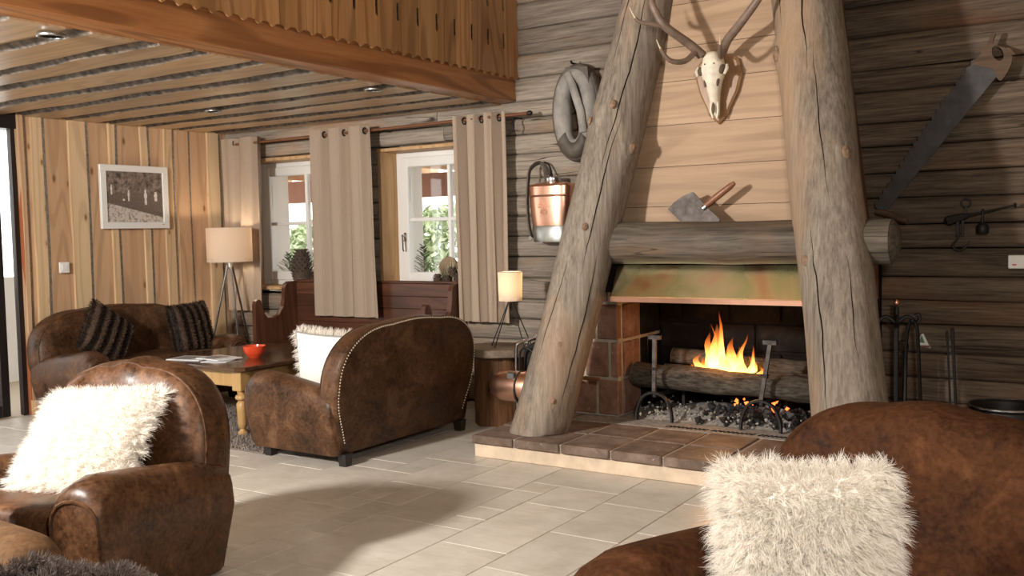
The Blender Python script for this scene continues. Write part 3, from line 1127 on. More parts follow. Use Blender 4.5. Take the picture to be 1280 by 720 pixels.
# leaning trunks
def trunk(name, p0, p1, r0, r1, seed, knots, m, n=28, seg=44, amp=.012, cut=None, cracks=()):
    p0, p1 = Vector(p0), Vector(p1)
    ax = (p1 - p0).normalized()
    ref = Vector((0, -1, 0)) if abs(ax.y) < .9 else Vector((0, 0, 1))
    N = (ref - ax * ref.dot(ax)).normalized()          # angle 0 looks at the viewer's side
    B = ax.cross(N)
    L = (p1 - p0).length
    rings = []
    for i in range(seg + 1):
        t = i / seg
        c = p0.lerp(p1, t)
        c = c + N * noise.noise(Vector((t * 2.3, seed, 0))) * .02 + B * noise.noise(Vector((t * 2.3, seed, 4))) * .02
        ring = []
        for k in range(n):
            a = 2 * PI * k / n
            r = r0 + (r1 - r0) * t
            r += amp * noise.noise(Vector((math.cos(a) * 1.2, math.sin(a) * 1.2, t * L * 1.4 + seed * 9)))
            r += amp * .5 * noise.noise(Vector((math.cos(a) * 4, math.sin(a) * 4, t * L * 2.2 + seed * 5)))
            for (kt, ka, kh, kw) in knots:
                da = math.atan2(math.sin(a - ka), math.cos(a - ka)) * r0
                dz = (t - kt) * L
                r += kh * math.exp(-(da * da + dz * dz) / (kw * kw))
            pt = c + (N * math.cos(a) + B * math.sin(a)) * r
            if cut is not None and pt.z < cut: pt.z = cut
            ring.append(pt)
        rings.append(ring)
    tr = MB().loft(rings).build(name, m, fp, smooth=True, world=True, angle=70)
    for (t0, t1, ca, wd) in cracks:              # long drying cracks, dark slits in the surface
        k = max(6, int((t1 - t0) * L / .06))
        path, rad = [], []
        for q in range(k + 1):
            u = q / k
            tt = t0 + (t1 - t0) * u
            a = ca + .16 * noise.noise(Vector((tt * 7, seed * 3 + ca, 2))) + .05 * noise.noise(Vector((tt * 30, seed, ca)))
            f_i = tt * seg
            i0 = min(seg - 1, int(f_i))
            kk = (a % (2 * PI)) / (2 * PI) * n
            k0 = int(kk) % n
            def at(i_): return rings[i_][k0].lerp(rings[i_][(k0 + 1) % n], kk - int(kk))
            path.append(at(i0).lerp(at(i0 + 1), f_i - i0))
            rad.append(max(.0006, wd * math.sin(PI * min(.97, max(.03, u)))))
        MB().tube(path, rad, 6).build('crack', M['soot'], tr, world=True)
    for (kt, ka, kh, kw) in knots:
        if kh < .018: continue
        c = p0.lerp(p1, kt)
        d_ = (N * math.cos(ka) + B * math.sin(ka))
        rad = r0 + (r1 - r0) * kt + kh * .9
        up = ax - d_ * ax.dot(d_)
        up.normalize()
        sd_ = d_.cross(up)
        Mk = Matrix((sd_, up, d_)).transposed()
        mb = MB()
        mb.ellipsoid(c + d_ * (rad - .004), (kw * .42, kw * .55, .012), 12, 6, Mk)
        mb.ellipsoid(c + d_ * (rad + .004), (kw * .2, kw * .28, .008), 10, 5, Mk)
        mb.build('knot', M['knot'], tr, smooth=True, world=True)
    return tr


trunk('trunk', (-3.165, 5.15, HZ - .06), (-2.375, 5.75, 3.75), .184, .156, 1.3,
      [(.075, .62, .03, .045), (.165, .42, .03, .05), (.36, .25, .018, .045), (.50, 1.15, .038, .07), (.56, .15, .02, .05), (.53, -.75, .02, .05), (.63, .8, .012, .06), (.7, -.4, .012, .08)], M['column'], cut=HZ, cracks=[(.05, .34, .95, .0035), (.28, .55, .55, .004), (.44, .78, .35, .0045), (.12, .30, -.2, .003), (.6, .85, -.35, .003)])
trunk('trunk', (-1.245, 5.20, HZ - .04), (-1.745, 5.76, 3.75), .197, .184, 4.7,
      [(.30, -.5, .02, .06), (.45, .9, .02, .07), (.62, -.9, .028, .09), (.80, .2, .02, .06)], M['column'], cut=HZ, cracks=[(.06, .36, -.30, .0045), (.38, .62, .35, .003), (.58, .80, .15, .0045), (.66, .78, -.6, .003), (.15, .30, .6, .003)])
mt = trunk('mantel', (-2.86, 5.43, 1.312), (-1.10, 5.43, 1.307), .128, .122, 8.1, [(.12, -.6, .012, .1), (.5, .4, .012, .12)], M['mantel'], n=26, seg=30, amp=.010)
MB().lathe([(.0, -.01), (.07, -.010), (.105, .012), (.122, .05)], (-2.875, 5.43, 1.312), 22, 'x').build('rounded_end', M['mantel'], mt, smooth=True, world=True)
MB().lathe([(.122, -.04), (.112, .0), (.08, .022), (.02, .03)], (-1.095, 5.43, 1.307), 22, 'x').build('rounded_end', M['mantel'], mt, smooth=True, world=True)
# chimney breast: wide boards
zb = [1.40, 1.535, 1.78, 2.035, 2.30, 2.505, 2.76, 3.02, 3.30, 3.60, 3.90]


def bx(z):
    return -2.905 + .115 * (z - 1.4), -1.475 - .115 * (z - 1.4)


for a, b in zip(zb[:-1], zb[1:]):
    l0, r0 = bx(a)
    l1, r1 = bx(b)
    dy = rr.uniform(-.003, .003)
    MB().prism([(l0, a + .0015), (r0, a + .0015), (r1, b - .0015), (l1, b - .0015)], 5.60 + dy, 5.63, 'y').build('breast_board', M['breast'], fp, world=True)
l0, r0 = bx(1.4)
l1, r1 = bx(3.9)
for (p, q) in (((l0, 1.4), (l1, 3.9)), ((r0, 1.4), (r1, 3.9))):
    s = 1 if p[0] > -2.2 else -1
    MB().prism([(p[0] - .004 * s, p[1]), (p[0] + .025 * s, p[1]), (q[0] + .025 * s, q[1]), (q[0] - .004 * s, q[1])], 5.595, 6.47, 'y').build('breast_side', M['breast_edge'], fp, world=True)
MB().box(-2.89, -1.48, 5.64, 6.46, 1.41, 1.46).build('breast_floor', M['soot'], fp, world=True)
# lower flank behind the right trunk
MB().box(-1.42, -1.36, 5.62, 6.47, 1.165, 1.41).box(-2.92, -2.88, 5.62, 6.47, 1.165, 1.41).build('flank', M['logend'], fp, world=True)

# ---- andirons
def andiron(px, label, lean):
    t = thing('andiron', label, 'andiron', (px, 5.74, HZ), group='andirons in the hearth')
    arch = [(-.125, -.005, .004), (-.12, 0, .07), (-.085, 0, .15), (-.03, 0, .185), (.03, 0, .185), (.085, 0, .15), (.12, 0, .07), (.125, -.005, .004)]
    MB().tube(smooth_path(arch, 4), .012, 6, flat=1.5).build('foot', M['iron'], t, smooth=True)
    mb = MB().obox((0, 0, .18), (lean, .02, .54), .024, .020, (0, 1, 0))
    st = mb.build('post', M['rustiron'], t)
    MB().obox((lean - .042, .02, .55), (lean + .042, .02, .55), .03, .026).build('cap', M['rustiron'], st)
    MB().obox((lean * .5 - .0, .01, .335), (lean * .55, .01, .355), .032, .028).build('collar', M['iron'], st)
    MB().obox((0, 0, .17), (.03, .42, .16), .022, .022).obox((.03, .42, .17), (.03, .42, .005), .02, .02).build('log_bar', M['iron'], t)


andiron(-2.64, 'wrought iron andiron on the left with upright post', .0)
andiron(-1.93, 'wrought iron andiron on the right with leaning post', .055)


# ---- firewood, ash, embers, fire
def firewood(p0, p1, r, label, seed, split=False):
    p0, p1 = Vector(p0), Vector(p1)
    t = thing('firewood_log', label, 'firewood', p0.lerp(p1, .5) - Vector((0, 0, r)), group='firewood on the andirons')
    ax = (p1 - p0).normalized()
    N = (Vector((0, -1, 0)) - ax * ax.dot(Vector((0, -1, 0)))).normalized()
    B = ax.cross(N)
    rings = []
    n = 18
    for i in range(29):
        u = i / 28
        c = p0.lerp(p1, u)
        ring = []
        for k in range(n):
            a = 2 * PI * k / n
            rad = r * (1 + .18 * noise.noise(Vector((math.cos(a) * 1.5, math.sin(a) * 1.5, u * 4 + seed * 7))) + .10 * noise.noise(Vector((math.cos(a) * 4, math.sin(a) * 4, u * 14 + seed))))
            y_, z_ = math.cos(a) * rad, math.sin(a) * rad
            if split and z_ > .35 * r: z_ = .35 * r + .1 * (z_ - .35 * r)
            ring.append(c + N * y_ + B * z_)
        rings.append(ring)
    mb = MB().loft(rings, False, False)
    mb.build('bark', M['firewood'], t, smooth=True, world=True, angle=60)
    for ring, s in ((rings[0], -1), (rings[-1], 1)):
        cc = sum(ring, Vector()) / n
        inner = [cc + (q - cc) * .98 + ax * s * .004 for q in ring]
        MB().loft([ring, inner]).build('cut_end', M['woodcut'], t, world=True)


firewood((-2.86, 5.93, .415), (-1.63, 5.90, .385), .078, 'thick front log across both andirons', 1.2)
firewood((-2.66, 6.12, .515), (-1.50, 6.16, .44), .070, 'upper split log behind the flames', 2.6, True)
firewood((-2.70, 6.06, .42), (-1.52, 6.02, .415), .055, 'thin middle log between the two thicker ones', 3.9)
firewood((-2.0, 6.24, .33), (-1.46, 6.05, .49), .052, 'short dark log at the right behind the others', 5.1)

ashp = []
ga = np.random.default_rng(5)
nx, ny = 40, 14
for j in range(ny):
    for i in range(nx):
        x = -2.78 + 1.32 * i / (nx - 1)
        yv = 5.80 + .56 * j / (ny - 1)
        e = min(i, nx - 1 - i, j * 2, (ny - 1 - j) * 2) / 6
        h = min(1, e) * (.035 + .05 * (.5 + .5 * noise.noise(Vector((x * 4, yv * 4, 2))))) + min(1, e) * .012 * noise.noise(Vector((x * 22, yv * 22, 6)))
        ashp.append((x, yv, HZ - .001 + max(0, h)))
mb = MB().add(ashp, [(j * nx + i, j * nx + i + 1, (j + 1) * nx + i + 1, (j + 1) * nx + i) for j in range(ny - 1) for i in range(nx - 1)])
o = mb.build('ash_bed', M['ash'], None, smooth=True)
tag(o, 'grey wood ash bed under the burning logs', 'ash', kind='stuff')


def scatter(name, label, cat, m, n, box, s0, s1, seed):
    g = random.Random(seed)
    mb = MB()
    for _ in range(n):
        c = (g.uniform(box[0], box[1]), g.uniform(box[2], box[3]), g.uniform(box[4], box[5]))
        s = g.uniform(s0, s1)
        R = Euler((g.uniform(0, 6), g.uniform(0, 6), g.uniform(0, 6))).to_matrix()
        v = [Vector(c) + R @ Vector((q[0] * s * g.uniform(.6, 1.3), q[1] * s * g.uniform(.6, 1.3), q[2] * s * g.uniform(.5, 1.0))) for q in
             ((1, 0, 0), (-1, 0, 0), (0, 1, 0), (0, -1, 0), (0, 0, 1), (0, 0, -1))]
        mb.add(v, [(0, 2, 4), (2, 1, 4), (1, 3, 4), (3, 0, 4), (2, 0, 5), (1, 2, 5), (3, 1, 5), (0, 3, 5)])
    ob = mb.build(name, m)
    tag(ob, label, cat, kind='stuff')
    return ob


scatter('charcoal_pieces', 'heap of black charcoal lumps below the logs', 'charcoal', M['charcoal'], 170, (-2.36, -1.72, 5.77, 6.02, .16, .245), .014, .036, 1)
scatter('ash_flakes', 'pale ash flakes scattered around the charcoal', 'ash', M['ashchunk'], 420, (-2.80, -1.48, 5.74, 6.25, .15, .225), .005, .015, 2)
scatter('embers', 'glowing orange embers between charcoal and logs', 'embers', M['ember'], 14, (-2.2, -1.8, 5.92, 6.05, .24, .30), .008, .022, 3)

fire = thing('fire', 'orange and yellow flames rising from the burning logs', 'fire', (-2.25, 6.0, .43))
flames = [(-.18, .0, .16, .035), (-.11, .03, .30, .045), (-.045, .0, .36, .050), (.03, .03, .27, .045), (.09, .0, .22, .042), (.16, .02, .16, .035), (.22, .0, .10, .028),
          (-.24, .01, .09, .028), (-.03, .01, .44, .020), (.115, .01, .30, .018), (-.085, .0, .36, .016), (.17, .01, .23, .014), (-.01, -.04, .17, .055), (.12, -.03, .13, .045), (-.13, -.03, .14, .04)]
for i, (fx, fy, fh, fr) in enumerate(flames):
    rings = []
    for k in range(11):
        t = k / 10
        r = fr * (1 - t) ** .8 * (.55 + 1.1 * math.sin(min(1, t * 2.2) * PI / 2) * (1 - .35 * t)) + .0008
        c = Vector((fx + .035 * noise.noise(Vector((t * 2.2, i * 3.3, 0))) * (t * 2), fy, t * fh - .02))
        rings.append([c + Vector((math.cos(a) * r, math.sin(a) * r * .6, 0)) for a in [2 * PI * q / 10 for q in range(10)]])
    MB().loft(rings).build('flame_tongue', M['flame'], fire, smooth=True)
ld = bpy.data.lights.new('fire_glow', 'POINT')
ld.energy = 7
ld.color = (1, .45, .14)
ld.shadow_soft_size = .12
lo = bpy.data.objects.new('fire_glow', ld)
COL.objects.link(lo)
lo.location = (-2.25, 5.93, .62)

# ---- cleaver on the mantel
t = thing('meat_cleaver', 'old steel meat cleaver with wooden handle standing on the mantel', 'cleaver', (-2.2, 5.47, 1.432))
cp = [(-2.405, 1.515), (-2.365, 1.555), (-2.31, 1.59), (-2.25, 1.612), (-2.24, 1.610), (-2.165, 1.53), (-2.075, 1.445), (-2.08, 1.432), (-2.32, 1.432)]
MB().prism(cp, 5.462, 5.472, 'y').build('blade', M['rustiron'], t, world=True)
MB().obox((-2.20, 5.467, 1.478), (-2.165, 5.467, 1.532), .016, .02).build('tang', M['rustiron'], t, world=True)
MB().tube([(-2.175, 5.467, 1.515), (-2.165, 5.467, 1.53), (-2.09, 5.467, 1.582), (-2.01, 5.467, 1.638), (-1.985, 5.467, 1.655)], [.016, .018, .021, .019, .012], 10).build('handle', M['handlewood'], t, smooth=True, world=True)
MB().tube([(-2.178, 5.467, 1.513), (-2.16, 5.467, 1.526)], .019, 10).build('ferrule', M['steel'], t, smooth=True, world=True)

# ---- deer skull on shield
t = thing('deer_skull_mount', 'deer skull with branched antlers on a dark wooden shield', 'skull', (-2.12, 5.6, 2.2))
sp_ = [(-2.12, 2.02), (-2.175, 2.075), (-2.185, 2.11), (-2.225, 2.20), (-2.250, 2.30), (-2.235, 2.375), (-2.18, 2.42), (-2.12, 2.43), (-2.06, 2.42), (-2.005, 2.385), (-1.985, 2.30),
       (-2.01, 2.20), (-2.055, 2.11), (-2.065, 2.075)]
cx_, cz_ = -2.12, 2.26
sp_ = [(cx_ + (a - cx_) * 1.10, cz_ + (b - cz_) * 1.02) for a, b in sp_]
MB().loft([[(a, 5.597, b) for a, b in sp_], [(a, 5.575, b) for a, b in sp_], [(cx_ + (a - cx_) * .9, 5.562, cz_ + (b - cz_) * .92) for a, b in sp_]]).build('shield', M['shield'], t, world=True)
sk = [(2.425, .040, .050, 5.50), (2.395, .062, .06, 5.49), (2.35, .072, .062, 5.485), (2.315, .083, .060, 5.482), (2.285, .070, .055, 5.485), (2.24, .050, .048, 5.492),
      (2.19, .038, .042, 5.50), (2.14, .030, .034, 5.512), (2.10, .026, .026, 5.522), (2.065, .022, .018, 5.53), (2.050, .010, .01, 5.535)]
SX = -2.118
rings = [[(SX + rx * math.cos(a) * (1 if abs(math.cos(a)) < .7 else .97), yc + ry * math.sin(a), z) for a in [2 * PI * q / 18 for q in range(18)]] for z, rx, ry, yc in sk]
skull = MB().loft(rings).build('skull', M['bone'], t, smooth=True, world=True, angle=80)
for s in (-1, 1):
    Mr = Euler((0, s * .35, s * .85)).to_matrix()
    MB().ellipsoid((SX + s * .068, 5.452, 2.318), (.020, .010, .030), 12, 6, Mr).build('eye_socket', M['bonedark'], skull, smooth=True, world=True)
    MB().tube([(SX + s * .088, 5.478, 2.345), (SX + s * .094, 5.462, 2.32), (SX + s * .082, 5.452, 2.288)], [.008, .011, .008], 6).build('brow_ridge', M['bone'], skull, smooth=True, world=True)
    MB().ellipsoid((SX + s * .040, 5.458, 2.252), (.010, .008, .032), 10, 6, Euler((0, s * .15, s * .9)).to_matrix()).build('face_hollow', M['bonedark'], skull, smooth=True, world=True)
    MB().tube([(SX + s * .022, 5.498, 2.14), (SX + s * .023, 5.502, 2.09), (SX + s * .012, 5.508, 2.045)], [.006, .008, .006], 6).build('jaw_bone', M['bone'], skull, smooth=True, world=True)
    MB().ellipsoid((SX + s * .028, 5.424, 2.352), (.004, .003, .005), 8, 5).build('pit', M['bonedark'], skull, world=True)
    MB().lathe([(.024, 0), (.030, .012), (.022, .03)], (SX + s * .062, 5.47, 2.405), 10).build('burr', M['twig'], skull, smooth=True, world=True)
MB().ellipsoid((SX, 5.482, 2.10), (.010, .006, .036), 10, 6).build('nasal_opening', M['bonedark'], skull, smooth=True, world=True)
M['antler'] = plain('antler', (.17, .115, .085), .5, 0, .35, 16, bs=.2)
M['antlertip'] = plain('antler_tip', (.55, .44, .30), .45)


def antler(s):
    b = Vector((SX + s * .062, 5.465, 2.415))
    offs = [(-.05, -.06, .06), (-.145, -.195, .155), (-.19, -.215, .235), (-.22, -.215, .32), (-.27, -.12, .55), (-.26, -.05, .78)] if s < 0 else \
        [(.055, -.05, .06), (.15, -.11, .125), (.275, -.16, .24), (.36, -.17, .37), (.42, -.13, .58), (.41, -.06, .80)]
    main = smooth_path([b] + [b + Vector(q) for q in offs], 4)
    n = len(main)
    a = MB().tube(main, [.030 - .016 * i / (n - 1) for i in range(n)], 10).build('antler', M['antler'], t, smooth=True, world=True)
    bo = [(-.02, -.02, .03), (-.055, -.12, -.045), (-.115, -.20, -.045), (-.150, -.25, .02), (-.165, -.27, .07)] if s < 0 else \
        [(.02, -.02, .02), (.04, -.12, -.045), (.065, -.20, -.035), (.085, -.25, .0), (.095, -.275, .045)]
    brow = smooth_path([b + Vector(q) for q in bo], 4)
    k = len(brow)
    cut = int(k * .72)
    MB().tube(brow[:cut + 1], [.019 - .010 * i / (k - 1) for i in range(cut + 1)], 8).build('brow_tine', M['antler'], a, smooth=True, world=True)
    MB().tube(brow[cut:], [max(.002, .019 - .017 * i / (k - 1)) for i in range(cut, k)], 8).build('tine_tip', M['antlertip'], a, smooth=True, world=True)
    q = b + Vector(offs[1] if s < 0 else offs[3])
    tr_ = smooth_path([q, q + Vector((s * .06, -.05, .012)), q + Vector((s * .125, -.10, .03)), q + Vector((s * .165, -.125, .11))], 4)
    k = len(tr_)
    cut = int(k * .7)
    MB().tube(tr_[:cut + 1], [.017 - .008 * i / (k - 1) for i in range(cut + 1)], 8).build('middle_tine', M['antler'], a, smooth=True, world=True)
    MB().tube(tr_[cut:], [max(.002, .014 - .012 * i / (k - 1)) for i in range(cut, k)], 8).build('tine_tip', M['antlertip'], a, smooth=True, world=True)
    q = b + Vector(offs[4])
    MB().tube(smooth_path([q, q + Vector((s * .08, -.05, .06)), q + Vector((s * .12, -.07, .17))], 4), [.014, .013, .012, .011, .010, .008, .006, .005, .003], 8).build('upper_tine', M['antler'], a, smooth=True, world=True)


antler(-1)
antler(1)

# ================================================================== WALL-HUNG OLD TOOLS
# ---- horse collar
t = thing('horse_collar', 'grey hide horse collar hanging on the log wall', 'horse collar', (-3.58, 6.4, 2.25))
loop = smooth_path([(-3.545, 0, 2.545), (-3.630, 0, 2.48), (-3.660, 0, 2.32), (-3.645, 0, 2.13), (-3.60, 0, 2.035), (-3.54, 0, 2.01), (-3.48, 0, 2.06), (-3.445, 0, 2.20), (-3.435, 0, 2.38), (-3.47, 0, 2.50)], 5, True)
cl = Vector((-3.548, 6.36, 2.27))
n_ = len(loop)
rings, rings2, rings3 = [], [], []
fr_ = frames([Vector((p.x, 0, p.z)) for p in loop], True)
for p in loop:
    o_ = Vector((p.x - cl.x, 0, (p.z - cl.z) * .55)).normalized()
    c_ = Vector((p.x, 6.39, p.z))
    rings.append([c_ + o_ * .074 * math.cos(a) + Vector((0, -.060 * math.sin(a), 0)) for a in [2 * PI * q / 14 for q in range(14)]])
    c2 = c_ + o_ * .070 + Vector((0, .035, 0))
    rings2.append([c2 + o_ * .030 * math.cos(a) + Vector((0, -.048 * math.sin(a), 0)) for a in [2 * PI * q / 10 for q in range(10)]])
MB().loft(rings, closed=True).build('roll', M['collar'], t, smooth=True, world=True, angle=80)
MB().loft(rings2, closed=True).build('outer_rim', M['collardark'], t, smooth=True, world=True, angle=80)
low = [i for i, p in enumerate(loop) if p.z < 2.13]
rb = []
for i in low:
    p = loop[i]
    o_ = Vector((p.x - cl.x, 0, (p.z - cl.z) * .55)).normalized()
    c_ = Vector((p.x, 6.388, p.z)) + o_ * .006
    rb.append([c_ + o_ * .070 * math.cos(a) + Vector((0, -.066 * math.sin(a), 0)) for a in [2 * PI * q / 14 for q in range(14)]])
MB().loft(rb).build('leather_binding', M['collardark'], t, smooth=True, world=True, angle=80)
MB().prism([(-3.68, 2.48), (-3.60, 2.615), (-3.42, 2.60), (-3.40, 2.36), (-3.44, 2.32), (-3.52, 2.50)], 6.345, 6.44, 'y').build('top_flap', M['collardark'], t, world=True)
MB().tube([(-3.585, 6.335, 2.56), (-3.53, 6.32, 2.46), (-3.47, 6.32, 2.28), (-3.45, 6.33, 2.12)], .034, 10, flat=.7).build('hame_strap', M['collar'], t, smooth=True, world=True)
MB().tube([(-3.57, 6.49, 2.645), (-3.57, 6.38, 2.645), (-3.57, 6.37, 2.66)], .008, 6).build('hanging_peg', M['iron'], t, world=True)

# ---- copper knapsack sprayer
t = thing('copper_sprayer', 'polished copper knapsack sprayer tank hanging on the log wall', 'sprayer', (-3.79, 6.36, 1.31))


def oval(cx, cy, rx, ry, z, n=28, e=2.6, tilt=0):
    out = []
    for q in range(n):
        a = 2 * PI * q / n
        c, s = math.cos(a), math.sin(a)
        out.append((cx + rx * abs(c) ** (2 / e) * (1 if c >= 0 else -1), cy + ry * abs(s) ** (2 / e) * (1 if s >= 0 else -1), z + tilt * c * rx))
    return out


cx, cy = -3.745, 6.36
MB().loft([oval(cx + .006, cy, .165, .095, 1.43), oval(cx + .004, cy, .170, .10, 1.47), oval(cx, cy, .185, .105, 1.66), oval(cx, cy, .188, .106, 1.735)]).build('tank', M['copper'], t, smooth=True, world=True, angle=50)
MB().loft([oval(cx, cy, .190, .108, 1.655), oval(cx, cy, .193, .111, 1.663), oval(cx, cy, .190, .108, 1.671)], False, False).build('band', M['copper'], t, smooth=True, world=True)
MB().loft([oval(cx, cy, .19, .108, 1.735), oval(cx, cy, .18, .10, 1.752), oval(cx, cy, .12, .07, 1.765)]).build('shoulder', M['copper'], t, smooth=True, world=True)
MB().lathe([(.062, 0), (.066, .01), (.066, .035), (.055, .045), (.03, .048)], (cx + .01, cy, 1.762), 18).build('lid', M['steel'], t, smooth=True, world=True)
M['zinc'] = plain('zinc', (.40, .41, .39), .35, 1.0, .3, 9)
MB().loft([oval(cx + .01, cy, .162, .095, 1.315), oval(cx + .008, cy, .166, .098, 1.33), oval(cx + .006, cy, .170, .10, 1.43), oval(cx + .006, cy, .166, .097, 1.437)]).build('foot_drum', M['zinc'], t, smooth=True, world=True, angle=50)
MB().tube(smooth_path([(-3.915, 6.33, 1.345), (-3.935, 6.32, 1.45), (-3.945, 6.32, 1.62), (-3.94, 6.33, 1.78), (-3.935, 6.36, 1.88), (-3.90, 6.44, 1.925), (-3.86, 6.45, 1.86), (-3.83, 6.42, 1.77)], 4), .009, 6, flat=2.0).build('shoulder_strap', M['collardark'], t, smooth=True, world=True)
MB().tube(smooth_path([(-3.87, 6.46, 1.93), (-3.82, 6.45, 1.90), (-3.775, 6.42, 1.80)], 4), .007, 6).build('lever', M['iron'], t, smooth=True, world=True)
MB().lathe([(.016, 0), (.018, .01), (.010, .022)], (-3.915, 6.30, 1.345), 10, 'y').build('tap', M['steel'], t, smooth=True, world=True)
em = MB()
yf = cy - .1085
for k, (zz, w) in enumerate(((1.612, .055), (1.596, .085), (1.578, .10))):
    nb_ = int(w / .011)
    for q in range(nb_):
        x = cx - .02 - w / 2 + q * .0115
        em.box(x, x + .007, yf + .0015, yf + .0065, zz - .005, zz + .005)
em.tube([(cx - .02 + .026 * math.cos(a), yf + .005, 1.543 + .02 * math.sin(a)) for a in [2 * PI * q / 18 for q in range(18)]], .0025, 6, True)
em.tube([(cx - .02 + .010 * math.cos(a), yf + .005, 1.543 + .010 * math.sin(a)) for a in [2 * PI * q / 12 for q in range(10)]], .0025, 6)
em.build('embossing', M['copper'], t, world=True)

# ---- old hand saw
t = thing('crosscut_saw', 'long rusty crosscut saw hanging slanted on the log wall', 'saw', (-1.05, 6.42, 1.45))
bl0, bl1 = Vector((-1.375, 0, 1.485)), Vector((-.765, 0, 2.32))
dv = (bl1 - bl0).normalized()
nv = Vector((-dv.z, 0, dv.x))
L = (bl1 - bl0).length
top, bot = [], []
nT = 44
for i in range(nT + 1):
    u = i / nT
    w = .035 + .045 * u
    c = bl0 + dv * (L * u)
    tip = c + nv * (w + .016 * (i % 2) + .012 * math.sin(PI * u))
    top.append((tip.x, tip.z))
    b_ = c - nv * w
    bot.append((b_.x, b_.z))
MB().prism(top + bot[::-1], 6.40, 6.405, 'y').build('blade', M['sawsteel'], t, world=True)
hp = smooth_path([(-.845, 0, 2.335), (-.800, 0, 2.395), (-.815, 0, 2.43), (-.775, 0, 2.435), (-.745, 0, 2.505), (-.725, 0, 2.50), (-.735, 0, 2.445), (-.655, 0, 2.40), (-.635, 0, 2.34), (-.66, 0, 2.27), (-.695, 0, 2.225), (-.72, 0, 2.25),
                  (-.74, 0, 2.30)], 3, True)
bm_ = bmesh.new()
outer = [bm_.verts.new((p.x, 6.393, p.z)) for p in hp]
hole = [bm_.verts.new((-.712 + (.033 * math.cos(a)) * .9 - .0 * math.sin(a) + .020 * math.sin(a) * -.6, 6.393, 2.385 + .045 * math.sin(a) * 1.0)) for a in [2 * PI * q / 14 for q in range(14)]]
ed = [bm_.edges.new((l[i], l[(i + 1) % len(l)])) for l in (outer, hole) for i in range(len(l))]
bmesh.ops.triangle_fill(bm_, use_beauty=True, use_dissolve=False, edges=ed)
gx = bmesh.ops.extrude_face_region(bm_, geom=bm_.faces[:])
for q in gx['geom']:
    if isinstance(q, bmesh.types.BMVert): q.co.y += .028
bmesh.ops.recalc_face_normals(bm_, faces=bm_.faces[:])
me = bpy.data.meshes.new('handle')
bm_.to_mesh(me)
bm_.free()
for q in me.vertices:
    q.co = q.co - t.location
link_mesh('handle', me, M['sawhandle'], t)
MB().tube([(-1.395, 6.40, 1.475), (-1.34, 6.39, 1.465), (-1.26, 6.37, 1.435), (-1.205, 6.36, 1.412)], [.017, .021, .021, .017], 10).build('end_grip', M['sawhandle'], t, smooth=True, world=True)

# ---- steelyard scale
t = thing('steelyard_scale', 'old iron steelyard scale with hook and weight on log wall', 'scale', (-.85, 6.43, 1.24))
MB().tube([(-1.0, 6.43, 1.405), (-.985, 6.43, 1.408), (-.90, 6.43, 1.43), (-.87, 6.43, 1.438)], [.018, .030, .022, .014], 8).build('counter_end', M['iron'], t, smooth=True, world=True)
MB().tube([(-.89, 6.43, 1.434), (-.75, 6.43, 1.462), (-.62, 6.43, 1.492)], [.010, .008, .006], 8).build('beam', M['iron'], t, smooth=True, world=True)
MB().lathe([(.010, -.008), (.014, 0), (.010, .008)], (-.617, 6.43, 1.493), 8, 'x').build('beam_knob', M['iron'], t, smooth=True, world=True)
rg = [(-.882 + .026 * math.cos(a), 6.43, 1.514 + .026 * math.sin(a)) for a in [2 * PI * q / 16 for q in range(16)]]
MB().tube(rg, .005, 6, True).build('hanging_ring', M['iron'], t, smooth=True, world=True)
MB().obox((-.882, 6.43, 1.488), (-.885, 6.43, 1.425), .014, .012).build('ring_shank', M['iron'], t, world=True)
MB().box(-.935, -.918, 6.42, 6.44, 1.315, 1.42).box(-.905, -.892, 6.42, 6.44, 1.315, 1.41).build('hook_yoke', M['iron'], t, world=True)
MB().tube(smooth_path([(-.915, 6.43, 1.335), (-.93, 6.43, 1.295), (-.955, 6.43, 1.262), (-.94, 6.43, 1.235), (-.905, 6.43, 1.232), (-.875, 6.43, 1.255), (-.86, 6.43, 1.29)], 4), [.007] * 20 + [.006, .005, .004, .003, .002], 6).build('hook', M['iron'], t, smooth=True, world=True)
MB().tube([(-.788, 6.425, 1.475), (-.788, 6.42, 1.455), (-.79, 6.42, 1.39)], .007, 6).build('weight_hanger', M['iron'], t, world=True)
MB().lathe([(.030, 0), (.036, .008), (.036, .045), (.024, .062), (.010, .068)], (-.79, 6.42, 1.325), 14).build('weight', M['iron'], t, smooth=True, world=True)
# ---- sockets and switches
t = thing('wall_socket', 'white wall switch plate with small red mark on logs', 'switch', (-.60, 6.46, 1.15))
MB().box(-.655, -.545, 6.455, 6.482, 1.115, 1.195, .004).build('plate', M['white'], t, world=True)
MB().box(-.632, -.610, 6.452, 6.456, 1.135, 1.142).build('red_mark', M['red'], t, world=True)
t = thing('light_switch', 'white light switch on the pine board wall', 'switch', (-7.49, 4.72, 1.18))
MB().box(-7.505, -7.488, 4.672, 4.760, 1.135, 1.225, .004).build('plate', M['white'], t, world=True)
MB().box(-7.489, -7.482, 4.690, 4.742, 1.155, 1.205, .002).build('rocker', M['white'], t, world=True)
t = thing('wall_plaque', 'small triangular green and white plaque on the logs', 'plaque', (-1.12, 6.47, .62))
MB().prism([(-1.165, .62), (-1.085, .615), (-1.128, .705), (-1.14, .70)], 6.462, 6.478, 'y').build('plate', M['white'], t, world=True)
M['greenpaint'] = plain('green_paint', (.10, .20, .09), .5)
MB().prism([(-1.155, .65), (-1.118, .648), (-1.136, .695)], 6.458, 6.463, 'y').build('tree_mark', M['greenpaint'], t, world=True)
MB().box(-1.16, -1.09, 6.458, 6.463, .618, .632).build('base_mark', M['handlewood'], t, world=True)

